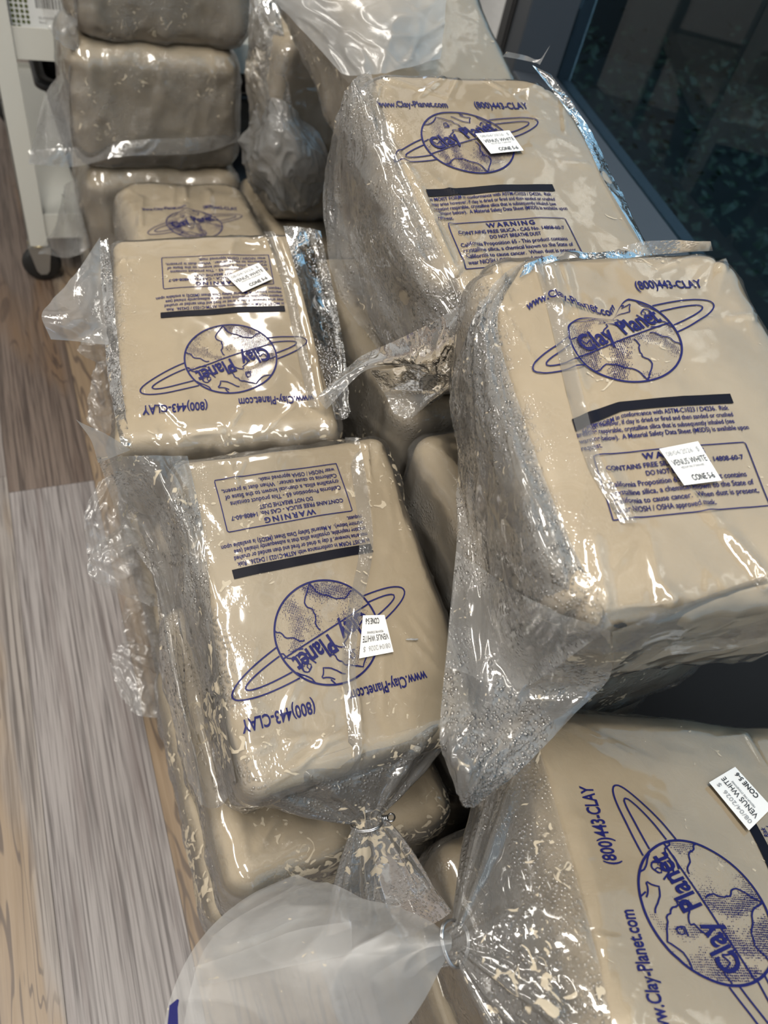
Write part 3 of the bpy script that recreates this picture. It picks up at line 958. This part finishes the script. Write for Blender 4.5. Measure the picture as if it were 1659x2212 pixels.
F_ = bag_from_print('F', 'clay bag with wire-tied neck and a film fold running across its printed globe', (-.041, .318, .485), (-.831, -.556, .02), (.53, -.802, -.276),
                    (.40, .20), (.178, .252, .112), seed=8, res=.0024, wet=wet_right, bulge=.004, r=.012, smear=.8, haze=.06, haze_fn=lambda B, P_, N: .07 * np.clip((P_[:, 0] + .012) * 200, 0, 1) * (N[:, 2] > .3), folds_px=[([(790, 950), (800, 1050), (805, 1180), (778, 1330), (768, 1450), (780, 1600), (768, 1700)], .0032, .0022), ([(880, 920), (900, 1010), (960, 1180)], .002, .002), ([(480, 1640), (600, 1600), (760, 1590)], .002, .003)])
px_sticker(F_, [(848, 1410), (773, 1425), (780, 1334), (827, 1332)])
M_ = bag_from_print('M', 'clay bag leaning under the window with web address, globe and full warning panel upright', (.008, .594, .693), (.867, .496, .051), (-.494, .839, .226),
                    (.73, .22), (.212, .270, .118), seed=14, res=.0024, rp=.05, wet=wet_left, bulge=.005, r=.022, smear=.25, haze=.06, folds_px=[([(822, 130), (812, 210), (826, 260)], .003, .0025), ([(985, 130), (950, 170), (895, 215)], .0025, .002), ([(1010, 140), (1100, 200), (1170, 270)], .0025, .002), ([(1100, 345), (1200, 355), (1280, 360)], .004, .004), ([(815, 260), (900, 390), (1000, 620)], .004, .003)])
px_sticker(M_, [(1022, 302), (1095, 295), (1125, 340), (1055, 347)])
def bunched(v):                                  # the film is bunched up over the web address and the top of the globe
    x, y = v[:, 0].copy(), v[:, 1].copy()
    top = np.clip((y - .62) / .25, 0, 1); left = np.clip((.62 - x) / .2, 0, 1)
    y2 = y - .13 * top * left + .085 * np.sin((x + .12) * 8.5) * top * left
    y2 = y2 - .10 * np.clip((.30 - x) / .3, 0, 1) * np.clip((.1 - y) / .1, 0, 1) ** 2 * (y > -.1)
    return np.stack([x + .04 * top * left, y2], 1)
RC = np.array([0, 0, CAMH]) + (np.array([.145, .415, .66]) - [0, 0, CAMH]) * .90
R_ = bag_from_print('R', 'clay bag with wrinkled print and sticker over its warning text, resting beside the window', RC, (.928, .334, .165), (-.364, .907, .212),
                    (.60, .03), (.186, .258, .118), unit=TPL * .9, warp=bunched, seed=21, res=.0024, rp=.03, wet=wet_left, bulge=.006, r=.016, folds_px=[([(1185, 560), (1215, 690), (1262, 870), (1300, 1000), (1372, 1130)], .0055, .004), ([(1215, 560), (1245, 700), (1290, 880)], .003, .003), ([(1460, 1030), (1560, 1140), (1680, 1270)], .005, .0035), ([(1150, 560), (1180, 640), (1230, 680), (1300, 660)], .004, .004), ([(1640, 680), (1560, 690), (1480, 700)], .003, .003), ([(1280, 1150), (1300, 1250), (1325, 1350)], .003, .003), ([(1400, 1150), (1420, 1260), (1480, 1310)], .003, .003)], smear=.6, haze=.09, nfold=130)
px_sticker(R_, [(1414, 984), (1497, 967), (1550, 1048), (1469, 1059)])
B_ = bag_from_print('B', 'clay bag turned sideways with large globe print and neck tied toward the wooden floor', (.276, .168, .505), (-.218, .952, -.215), (-.977, -.213, .029),
                    (.82, .10), (.228, .262, .112), seed=27, res=.0024, bulge=.005, r=.028, smear=.3, haze=.06)
px_sticker(B_, [(1607, 1806), (1524, 1700), (1582, 1664), (1659, 1754)])

# --- the row and stacks behind
K_ = room_bag('K', 'clay bag with crumpled print tucked between the sticker-topped bag and the tall stack', .222, 1.0, .257, .196, .262, .128, seed=33, rp=.035, r=.022, bulge=.006, smear=.4, folds_px=[([(395, 400), (400, 440), (410, 500)], .008, .006), ([(375, 400), (372, 450)], .005, .004), ([(450, 405), (455, 470)], .005, .005), ([(305, 420), (303, 490)], .005, .003)])
print_on(K_, (-.060, -.070), .11, 'wpl')
T_LAB = ['unprinted clay bag topmost of the tall stack against the white cart', 'unprinted clay bag with loose film hem, second from top of stack by the cart',
         'unprinted clay bag third from top of the tall stack by the cart', 'unprinted clay bag at the bottom of the tall stack by the cart']
TS = []
for i in range(4):
    TS.append(room_bag('T%d' % i, T_LAB[i], .217 + (.008, 0, .004, .0)[i], 1.216 + .09, .54 - .18 * i, .252, .18, .178, yaw=(.02, 0, -.02, 0)[i], seed=40 + i, r=.030, bulge=.008, lump=.006, smear=.35, haze=.10, res=.0045))
C1 = room_bag('C1', 'clay bag standing on end beside the tall stack, wrapped in wet crumpled film', .446, 1.135, .345, .187, .135, .26, seed=51, r=.022, bulge=.006, smear=.3, res=.004, haze=.14)
room_bag('C1b', 'clay bag lying under the bag that stands on end', .446, 1.12, .172, .19, .25, .168, seed=52, res=.007)
room_bag('C1c', 'clay bag on the floor below the bag that stands on end', .446, 1.12, 0, .19, .25, .168, seed=53, res=.007)
C2 = make_bag('C2', 'clay bag propped behind the window-side bags with a milky film tail hanging off it', at(900, -10, 1.0), (.99, .12, 0), (-.06, .90, .43), .20, .26, .12, seed=54, r=.024, bulge=.006, smear=.4, res=.004)
def under(key, u, v, w, l, zt, n, seed, lab, top_res=.004, **kw):
    h = zt / n
    for i in range(n):
        ordn = ['directly', 'two layers', 'three layers', 'four layers'][i]
        room_bag(key + str(i), lab % ordn, u + (.004, -.005, .003, -.002)[i], v + (-.003, .004, -.004, .002)[i], zt - h * (i + 1), w, l, h - .0015, seed=seed + i,
                 res=top_res if i == 0 else .007, r=.018, nfold=30 if i == 0 else 12, **kw)
under('N1', .352, .53, .188, .25, .537, 4, 60, 'clay bag %s under the leaning bag with the full warning panel')
under('N2', .358, .272, .188, .238, .525, 4, 66, 'clay bag %s under the wrinkled bag with sticker over its warning text')
under('F2', .142, .268, .19, .262, .335, 3, 72, 'clay bag %s under the bag with the folded film and wire-tied neck', smear=.9)
under('L2', .148, .54, .185, .25, .398, 3, 78, 'clay bag %s under the bag with upside-down print and tilted sticker')
under('G2', .325, .02, .25, .19, .355, 3, 84, 'clay bag %s under the sideways bag with large globe print')
under('K2', .222, 1.0, .19, .25, .255, 2, 90, 'clay bag %s under the crumpled-print bag beside the tall stack', top_res=.007)
under('C3', .53, .93, .15, .2, .520, 4, 94, 'clay bag %s under the bag with the milky film tail', top_res=.006)

# ------------------------------------------------------------------ loose film, necks and ties
# leaning bag under the window: wet film down its side and the pointed tail over the next bag
sheet(M_, [pts('M', [(800, 150), (845, 290), (900, 430), (965, 560), (1010, 650)], .004),
           pts('M', [(760, 170), (790, 300), (820, 430), (880, 560), (960, 690)], .012),
           pts('M', [(745, 200), (735, 330), (745, 460), (800, 600), (900, 740)], .016),
           pts('M', [(738, 235), (708, 350), (700, 480), (735, 640), (840, 790)], .012)], nu=70, nv=110, amp=.0045, beads=1500, seed=2, haze=.20, wet=.6, smear=.3, free=(.2, 1, 1, 1), aniso=(1.6, .7))
sheet(M_, [pts('M', [(1005, 650), (930, 698), (850, 738), (775, 775), (690, 852, 'L', .022)], .016),
           pts('M', [(1000, 715), (930, 750), (860, 772), (780, 790), (688, 862, 'L', .022)], .022),
           pts('M', [(995, 782), (935, 806), (885, 792), (790, 800), (705, 885, 'L', .012)], .016)], nu=40, nv=90, amp=.003, beads=200, seed=5, haze=.34, wet=.25, smear=.05, free=(.6, .6, 1, .3))
sheet(M_, [pts('M', [(992, 775), (900, 790), (800, 800)], .008),
           pts('M', [(985, 820), (905, 850), (830, 850)], .006),
           pts('M', [(950, 862), (885, 902), (852, 894)], .004)], nu=36, nv=50, amp=.0025, seed=7, haze=.24, wet=.4, smear=.05)
sheet(M_, [pts('M', [(1085, 122), (1130, 130), (1158, 136), (1166, 140)], .004),
           pts('M', [(1095, 112), (1135, 120), (1165, 128), (1189, 97)], .004)], nu=14, nv=40, amp=.002, seed=9, haze=.45, wet=0, smear=0)
sheet(M_, [pts('M', [(1150, 140), (1240, 260), (1300, 380), (1385, 525)], .004),
           pts('M', [(1190, 160), (1262, 262), (1325, 380), (1395, 528)], .006)], nu=30, nv=90, amp=.003, seed=10, haze=.22, wet=.4, smear=.3, free=(.2, 1, 1, 1))

# wrinkled bag beside the window: wet film on its side gathering into a hanging corner
sheet(R_, [pts('R', [(1140, 560), (1075, 690), (1130, 900), (1215, 1130), (1320, 1350)], .004),
           pts('R', [(1075, 600), (1035, 720), (1075, 920), (1145, 1170), (1230, 1420)], .012),
           pts('R', [(1040, 650), (1005, 790), (1025, 980), (1050, 1230), (1110, 1490)], .016),
           pts('R', [(1034, 665), (975, 830), (990, 1000), (985, 1200), (962, 1440, .03)], .014)], nu=80, nv=130, amp=.0055, beads=2200, seed=12, haze=.24, wet=.75, smear=.45, free=(.1, 1, .6, .6), aniso=(1.7, .6))
ZR = atz(1330, 1360, .60)[2]
sheet(R_, [[*pts('R', [(985, 1190, .016), (1060, 1240, .014), (1180, 1310, .01), (1318, 1362, .006)])],
           [*pts('R', [(962, 1430, .03), (1040, 1450, .03), (1160, 1480, .024), (1315, 1462, .010)])],
           [atz(950, 1590, .545), atz(1010, 1610, .55), atz(1100, 1600, .552), atz(1232, 1552, .552)],
           [atz(963, 1655, .535), atz(1000, 1672, .545), atz(1040, 1685, .54), atz(1130, 1658, .54)],
           [atz(985, 1715, .525), atz(1004, 1742, .522), atz(1030, 1735, .522), atz(1062, 1712, .525)]], name='hanging_corner', nu=110, nv=90, amp=.0045, scale=24, beads=1500, seed=15, haze=.27, wet=.85, smear=.3, free=(.4, .5, .8, .5), aniso=(.6, 1.6))
sheet(R_, [pts('R', [(1322, 1365), (1440, 1320), (1560, 1275), (1700, 1230)], .004),
           pts('R', [(1325, 1462), (1440, 1418), (1560, 1405), (1700, 1375)], .010)], nu=50, nv=90, amp=.003, seed=18, haze=.14, wet=.1, smear=.25, free=(.2, .5, 1, 1))
sheet(R_, [pts('R', [(1120, 600), (1210, 560), (1300, 560), (1420, 550), (1540, 540)], .004),
           pts('R', [(1135, 570), (1210, 545), (1300, 545), (1400, 520), (1535, 522)], .008)], nu=30, nv=90, amp=.004, seed=19, haze=.3, wet=.5, smear=.3)

# bag with the folded film: ear at its far corner, wet film along its side, gathered neck
sheet(F_, [pts('F', [(405, 985), (440, 1150), (460, 1350), (485, 1550), (510, 1690)], .004),
           pts('F', [(330, 985), (385, 1150), (405, 1350), (435, 1560), (480, 1740)], .014),
           pts('F', [(250, 985, .02), (320, 1140, .03), (360, 1300, .024), (395, 1520, .02), (440, 1740, .02)], .02),
           pts('F', [(212, 990, .03), (255, 1110, .034), (338, 1270, .02), (352, 1450, .012), (405, 1690, .016)], .02)], nu=70, nv=120, amp=.005, beads=1300, seed=22, haze=.23, wet=.9, smear=.5, free=(.1, 1, .6, .6), aniso=(1.7, .6))
sheet(F_, [pts('F', [(164, 906, .05), (166, 908, .05), (168, 910, .05)]),
           pts('F', [(196, 950, .04), (212, 940, .04), (230, 938, .035)]),
           pts('F', [(212, 1000, .032), (250, 985, .03), (282, 972, .022)])], nu=30, nv=24, amp=.0015, seed=24, haze=.42, wet=0, smear=0)
fo, fR = F_.o, F_.R
def Floc(x, y, z): return fo + fR @ np.array([x, y, z])
tieF = atz(793, 1772, .395)
neck(F_, Floc(0, F_.l / 2 - .012, F_.h * .5), fR @ np.array([F_.w / 2 + .002, 0, 0]), fR @ np.array([0, 0, F_.h / 2 + .001]), tieF,
     atz(840, 1985, .335), (atz(840, 1985, .335) - atz(975, 1975, .335)), np.array([.004, .004, .022]), seed=4, haze0=.16, haze1=.26, wet=.6, smear=.9, pleats=11, ruffle=.008)
wire_tie(F_, tieF, atz(840, 1985, .335) - tieF, .0115, atz(852, 1765, .40))

# bag with upside-down print: film ear over the floor, wet strip on its far side
sheet(L, [pts('L', [(216, 512), (226, 600), (232, 680), (236, 745)], .002),
          pts('L', [(165, 590, .01), (165, 640, .01), (165, 695, .01), (170, 738, .01)]),
          pts('L', [(140, 622, .012), (110, 655, .012), (90, 682, .012), (110, 733, .012)])], nu=40, nv=40, amp=.002, scale=14, seed=31, haze=.42, wet=.1, smear=0, free=(.2, 1, 1, 1))
sheet(L, [pts('L', [(612, 488), (655, 640), (690, 780), (725, 905)], .003),
          pts('L', [(660, 490), (700, 640), (728, 780), (745, 905)], .008),
          pts('L', [(692, 500), (725, 650), (748, 790), (758, 890)], .004)], nu=36, nv=90, amp=.0045, beads=700, seed=33, haze=.2, wet=.9, smear=.3, free=(.1, 1, 1, 1), aniso=(1.6, .7))
sheet(L, [pts('L', [(214, 520), (225, 700), (240, 850), (262, 965)], .006),
          pts('L', [(232, 512), (250, 700), (265, 850), (285, 965)], .003)], nu=24, nv=90, amp=.003, beads=500, seed=34, haze=.16, wet=.9, smear=.2)
def puff(key, B, rows, seed, haze=.3, amp=.009, **kw):
    rows = [[(q[0], q[1], q[2] * .6) for q in r] for r in rows]
    return sheet(B, [pts(key, r) for r in rows], nu=60, nv=60, amp=amp, seed=seed, haze=haze, wet=.1, smear=.03, scale=38, matte=.12, **kw)
LB, FB = ALLBAGS['L20'], ALLBAGS['F20']
puff('L20', LB, [[(168, 745, .0), (200, 722, .01), (245, 730, .0)], [(170, 760, .02), (210, 755, .02), (245, 770, .0)], [(200, 780, .01), (225, 790, .01), (245, 800, .0)]], 36, .3)
puff('L20', LB, [[(205, 790, .0), (225, 780, .01), (250, 790, .0)], [(190, 860, .02), (215, 860, .02), (250, 860, .0)], [(188, 905, .01), (220, 935, .01), (255, 925, .0)]], 37, .3)
# crumpled film of the lower layers spilling over the planks
puff('F20', FB, [[(212, 1040, .0), (262, 1030, .0), (330, 1080, .0)], [(182, 1110, .02), (235, 1120, .03), (330, 1150, .01)], [(190, 1190, .01), (260, 1205, .02), (340, 1220, .0)]], 41, .26)
puff('F20', FB, [[(270, 1128, .02), (320, 1190, .02), (360, 1240, .0)], [(215, 1170, .03), (270, 1225, .04), (350, 1290, .01)], [(190, 1205, .03), (200, 1250, .03), (300, 1300, .02), (350, 1310, .0)]], 42, .34)
F21 = ALLBAGS['F21']
puff('F21', F21, [[(275, 1290, .0), (330, 1285, .01), (380, 1300, .0)], [(262, 1340, .03), (310, 1330, .04), (375, 1350, .0)], [(268, 1385, .02), (320, 1395, .02), (378, 1400, .0)]], 43, .22)
F22 = ALLBAGS['F22']
puff('F22', F22, [[(268, 1385, .0), (330, 1395, .01), (385, 1400, .0)], [(240, 1430, .02), (310, 1450, .05), (388, 1470, .0)], [(262, 1510, .02), (300, 1545, .03), (390, 1555, .0)]], 44, .36)
sheet(F22, [pts('F22', [(395, 1560), (430, 1690), (470, 1820), (520, 1950)], .004),
            pts('F22', [(372, 1580), (398, 1700), (430, 1830), (470, 1950)], .012)], nu=30, nv=80, amp=.004, seed=45, haze=.16, wet=.5, smear=.3)

# sideways bag: neck gathered to a wire, open end spread toward the floor
bo, bR = B_.o, B_.R
def Bloc(x, y, z): return bo + bR @ np.array([x, y, z])
tieB = atz(985, 2035, .475)
neck(B_, Bloc(0, B_.l / 2 - .014, B_.h * .5), bR @ np.array([B_.w / 2 + .003, 0, 0]), bR @ np.array([0, 0, B_.h / 2 + .002]), tieB,
     atz(930, 2060, .46), (atz(930, 2000, .46) - atz(930, 2060, .46)) * .6, np.array([0, 0, .012]), seed=9, haze0=.13, haze1=.3, wet=.7, smear=.6, pleats=12, m2=10, ruffle=.002)
wire_tie(B_, tieB, atz(930, 2040, .46) - tieB, .0115)
Z = 'z'
sheet(B_, [[atz(972, 2016, .478), atz(975, 2026, .482), atz(976, 2036, .484), atz(975, 2046, .482), atz(970, 2060, .478)],
           [atz(860, 1962, .46), atz(825, 2000, .478), atz(805, 2060, .482), atz(815, 2135, .472), atz(880, 2215, .45)],
           [atz(745, 1926, .445), atz(655, 1965, .462), atz(605, 2070, .468), atz(625, 2210, .452), atz(720, 2360, .42)],
           [atz(642, 1900, .43), atz(540, 1942, .435), atz(455, 2003, .435), atz(400, 2078, .43), atz(362, 2185, .42), atz(348, 2340, .40)]], name='open_film_end', nu=90, nv=110, amp=.0065, scale=11, matte=.4, seed=51, haze=.36, wet=.05, smear=.05, free=(.1, 1, 1, 1))
sheet(B_, [[atz(972, 2016, .472), atz(975, 2036, .468), atz(970, 2060, .472)],
           [atz(800, 1950, .44), atz(760, 2080, .42), atz(800, 2260, .42)],
           [atz(640, 1912, .42), atz(480, 2010, .395), atz(420, 2120, .39), atz(390, 2320, .38)]], name='open_film_end', nu=60, nv=70, amp=.006, scale=12, matte=.4, seed=52, haze=.26, wet=.05, smear=.05, free=(.1, 1, 1, 1))
sheet(B_, [[atz(415, 2090, .437), atz(520, 2055, .455), atz(640, 2010, .468), atz(760, 1990, .476)], [atz(425, 2130, .436), atz(520, 2112, .458), atz(640, 2085, .472), atz(760, 2060, .482)]], name='open_film_end', nu=16, nv=50, amp=.0015, scale=14, seed=53, haze=.16, wet=0, smear=0, matte=.45)
q = [(383, 2158), (366, 2172), (362, 2212), (362, 2260), (387, 2160), (384, 2178), (385, 2212), (390, 2260)]
V = np.array([atz(x, y, .450) for x, y in q])
mesh_from('printed_blue_patch', to_local(B_, V), [(0, 1, 5, 4), (1, 2, 6, 5), (2, 3, 7, 6)], M_BLUE, B_.root, smooth=False)

# tall stack: loose hems and ears
T0, T1, T2 = TS[0], TS[1], TS[2]
sheet(T1, [pts('T1', [(152, 140), (150, 230), (158, 352)], .004), pts('T1', [(118, 175, .02), (105, 260, .02), (105, 356, .03)]), pts('T1', [(96, 205, .03), (76, 285, .03), (62, 354, .04)])], nu=36, nv=44, amp=.003, scale=14, seed=61, haze=.36, wet=.5, smear=.1, free=(.2, 1, 1, 1))
sheet(T1, [pts('T1', [(62, 325, .03), (160, 318), (300, 302), (430, 296), (518, 285)], .006), pts('T1', [(62, 356, .04), (160, 360), (265, 338), (430, 331), (516, 305)], .016)], nu=16, nv=90, amp=.004, seed=62, haze=.26, wet=.1, smear=.1, aniso=(.4, 1))
sheet(T0, [pts('T0', [(165, -20), (168, 50), (172, 112)], .004), pts('T0', [(120, -20, .02), (130, 50, .02), (160, 108, .01)]), pts('T0', [(82, -20, .03), (102, 55, .03), (142, 105, .02)])], nu=36, nv=40, amp=.006, scale=18, seed=63, haze=.3, wet=.1, smear=.1)
sheet(T2, [pts('T2', [(165, 385), (178, 460), (196, 535)], .004), pts('T2', [(140, 400, .01), (140, 475, .02), (150, 555, .02)]), pts('T2', [(135, 420, .02), (118, 490, .02), (82, 548, .03)])], nu=34, nv=40, amp=.004, scale=16, seed=64, haze=.32, wet=.4, smear=.05)

# bag standing on end: bulging wet film; milky tail behind
sheet(C1, [pts('C1', [(560, 225, .01), (610, 215, .015), (690, 290, .01)]), pts('C1', [(525, 285, .03), (590, 290, .05), (660, 330, .05), (705, 370, .02)]),
           pts('C1', [(522, 330, .03), (575, 365, .05), (640, 390, .05), (705, 410, .02)]), pts('C1', [(545, 410, .01), (590, 440, .02), (640, 460, .02), (690, 440, .01)])], nu=80, nv=80, amp=.013, scale=20, seed=71, haze=.45, wet=.4, smear=.05)
sheet(C1, [pts('C1', [(538, -10), (534, 80), (530, 180), (545, 270)], .01), pts('C1', [(560, -10), (560, 80), (565, 180), (580, 270)], .012), pts('C1', [(600, -10), (610, 80), (620, 180), (640, 270)], .004)], nu=40, nv=60, amp=.006, seed=72, haze=.45, wet=1, smear=.1)
sheet(C2, [[at(560, -30, .95), at(700, -30, .93), at(850, -30, .92), at(965, -30, .93)], [at(640, 50, .93), at(740, 60, .89), at(850, 60, .88), at(962, 60, .91)],
           [at(742, 166, .86), at(790, 160, .85), at(870, 140, .86), at(955, 122, .89)]], name='milky_film_tail', nu=60, nv=70, amp=.010, scale=13, matte=.2, seed=73, haze=.5, wet=.05, smear=0)

# dark smudge on the corner of the wrinkled bag, pencil-thin mark on the folded one
def smudge(key, B, cx, cy, rx, ry, name, mat, seed):
    r_ = random.Random(seed); ring = [near(cx + rx * math.cos(t) * r_.uniform(.75, 1.15), cy + ry * math.sin(t) * r_.uniform(.6, 1.2), key, .0022) for t in np.linspace(0, 6.283, 19)[:-1]]
    V = to_local(B, np.array([near(cx, cy, key, .0022)] + ring))
    mesh_from(name, V, [(0, 1 + k, 1 + (k + 1) % 18) for k in range(18)], mat, B.root, smooth=False)
smudge('R', R_, 1341, 1352, 16, 6, 'dark_smudge', M_LABELINK, 3)
smudge('F', F_, 891, 1381, 14, 2.5, 'grey_mark', M_LABELGREY, 4)

# doubled-over film edges lying on the printed faces
def fold_strip(key, B, line, dx, seed, haze=.2, smear=.6):
    sheet(B, [pts(key, [(x, y) for x, y in line], .0035), pts(key, [(x - dx * .5, y) for x, y in line], .0030), pts(key, [(x - dx, y) for x, y in line], .0008)], name='folded_film', nu=16, nv=140, amp=.0008, scale=40, seed=seed, haze=haze, wet=.2, smear=smear, free=(1, .2, 1, 1))
fold_strip('F', F_, [(775, 945), (792, 1040), (806, 1180), (780, 1320), (768, 1440), (782, 1590), (770, 1700)], 30, 81)
fold_strip('R', R_, [(1190, 565), (1222, 690), (1264, 870), (1302, 1000), (1376, 1130)], 34, 82, .24, .3)
fold_strip('L', L, [(592, 500), (628, 600), (655, 720), (690, 880)], 22, 83, .18, .3)
# ------------------------------------------------------------------ white cart with its caster and the carton on it
cart = empty('utility_cart', Matrix.Translation(Vector(RZ @ np.array([-.83, 1.22, 0]))) @ Matrix.Rotation(ANG, 4, 'Z'))
set_thing(cart, 'cream enamelled steel utility cart with black caster beside the tall clay stack', 'cart')
CW, CD = .62, .80
for (a, b) in ((0, 0), (1, 0), (0, 1), (1, 1)):
    x, y = a * CW, b * CD
    sx, sy = (1 if a == 0 else -1), (1 if b == 0 else -1)
    boxes('leg', [(x + sx * .017, y + sy * .0015, .50, .036, .003, .83), (x + sx * .0015 - sx * .001, y + sy * .018, .50, .003, .036, .83)], M_CART, cart, .0008)
    c = empty('caster', Matrix.Identity(4)); c.parent = cart; c.location = (x + sx * .018, y + sy * .02, 0)
    # wheel
    prof = [(.006, .0), (.030, .0), (.036, .004), (.038, .011), (.036, .018), (.030, .022), (.006, .022)]
    n = 36; V = []
    for (r, w_) in prof:
        for k in range(n):
            t = 2 * math.pi * k / n; V.append((r * math.cos(t), w_ - .011, r * math.sin(t) + .038))
    mesh_from('wheel', V, grid_faces(len(prof), n, True), M_RUBBER, c)
    # fork: two tapered cheeks and a top plate
    for s in (-1, 1):
        yy = s * .0145
        V = [(-.021, yy, .078), (.021, yy, .078), (.012, yy, .028), (.006, yy, .020), (-.006, yy, .020), (-.012, yy, .028)]
        V = V + [(p[0], p[1] + s * .002, p[2]) for p in V]
        k = 6
        F = [tuple(range(k)), tuple(range(2 * k - 1, k - 1, -1))] + [(i, i + k, (i + 1) % k + k, (i + 1) % k) for i in range(k)]
        mesh_from('fork_cheek', V, F, M_ZINC, c, smooth=False)
    boxes('top_plate', [(0, 0, .0795, .042, .036, .003)], M_ZINC, c, .0008)
    V, F = tube_arrays([(.018 * math.cos(t), .018 * math.sin(t), .0835) for t in np.linspace(0, 6.283, 28)], .0028, 8)
    mesh_from('bearing_ring', V, F, M_BRASS, c)
def tray(z0, z1, name):
    t = .002
    sh = boxes(name, [(CW / 2, CD / 2, z1 - .012, CW - .01, CD - .01, t), (CW / 2, .005, (z0 + z1) / 2, CW - .012, t, z1 - z0), (CW / 2, CD - .005, (z0 + z1) / 2, CW - .012, t, z1 - z0),
                  (.005, CD / 2, (z0 + z1) / 2, t, CD - .012, z1 - z0), (CW - .005, CD / 2, (z0 + z1) / 2, t, CD - .012, z1 - z0)], M_CART, cart, .0006)
    return sh
tray(.423, .472, 'shelf'); tray(.10, .15, 'lower_shelf'); tray(.80, .85, 'upper_shelf')
boxes('shelf_rib', [(CW / 2, .0065, .118, CW - .02, .003, .004)], M_CART, cart)
bx = empty('carton', Matrix.Translation(Vector(RZ @ np.array([-.83, 1.22, .462]))) @ Matrix.Rotation(ANG, 4, 'Z'))
set_thing(bx, 'white cardboard carton with barcode and green dotted print on the cart shelf', 'box')
boxes('carton_body', [(.125, .105, .06, .20, .16, .12)], M_BOX, bx, .0015)
YF = .0243
def flat(vf, x0, z0, s, mat, name):
    V = [(x0 + p[0] * s, YF, z0 + p[1] * s) for p in vf[0]]
    return mesh_from(name, V, vf[1], mat, bx, smooth=False)
dots = []
for i in range(7):
    for j in range(8):
        x, y = i * .0075, j * .0075
        if (x - .02) ** 2 / .00055 + (y - .026) ** 2 / .0008 < 1:
            t = np.linspace(0, 6.283, 9)[:-1]
            dots.append((np.stack([x + .0028 * np.cos(t), y + .0028 * np.sin(t)], 1), [tuple(range(8))]))
flat(merge(dots), .026, .004, 1, M_GREEN, 'dotted_print')
bars_ = []
xx = 0; r9 = random.Random(2)
while xx < .05:
    w_ = r9.choice([.0012, .002, .0032]); bars_.append((np.array([(xx, 0), (xx + w_, 0), (xx + w_, .032), (xx, .032)]), [(0, 1, 2, 3)])); xx += w_ + r9.choice([.0012, .002])
flat(merge(bars_), .078, .033, 1, M_LABELINK, 'barcode')
flat(merge([put_text('SUPERBIT', 0, .03, .0, .0035), put_text('flavor', .0, .013, -.0065, .0035)]), .080, .0175, 1, M_LABELGREY, 'small_print')
flat(merge([put_text('Won', 0, .016, .0, .005, .02), put_text('Keep', .0, .015, -.008, .004)]), .074, .080, 1, M_LABELGREY, 'heading_print')
flat(put_text('Kar', 0, .018, .0, .008, .02, .1), .027, .052, 1, M_GREEN, 'brand_print')
bn = empty('storage_bin', Matrix.Translation(Vector(RZ @ np.array([-.83, 1.22, .139]))) @ Matrix.Rotation(ANG, 4, 'Z'))
set_thing(bn, 'black plastic bin standing on the lower cart shelf', 'bin')
def tub_ring(hx, hy, z, n=10, r=.04):
    out = []
    for (sx, sy, a0) in ((1, 1, 0), (-1, 1, 90), (-1, -1, 180), (1, -1, 270)):
        for k in range(n):
            t = math.radians(a0 + 90 * k / (n - 1)); out.append((.31 + sx * (hx - r) + r * math.cos(t), .36 + sy * (hy - r) + r * math.sin(t), z))
    return out
rings = [tub_ring(.20, .25, 0), tub_ring(.235, .285, .21), tub_ring(.25, .30, .212), tub_ring(.25, .30, .225), tub_ring(.23, .28, .225), tub_ring(.195, .245, .004)]
V = [p for r in rings for p in r]
mesh_from('bin_body', V, list(map(tuple, grid_faces(len(rings), 40, True))) + [tuple(range(40))[::-1]], M_BLACKBIN, bn)
boxes('bin_handle', [(.31, .05, .17, .12, .012, .02)], M_BLACKBIN, bn, .004)
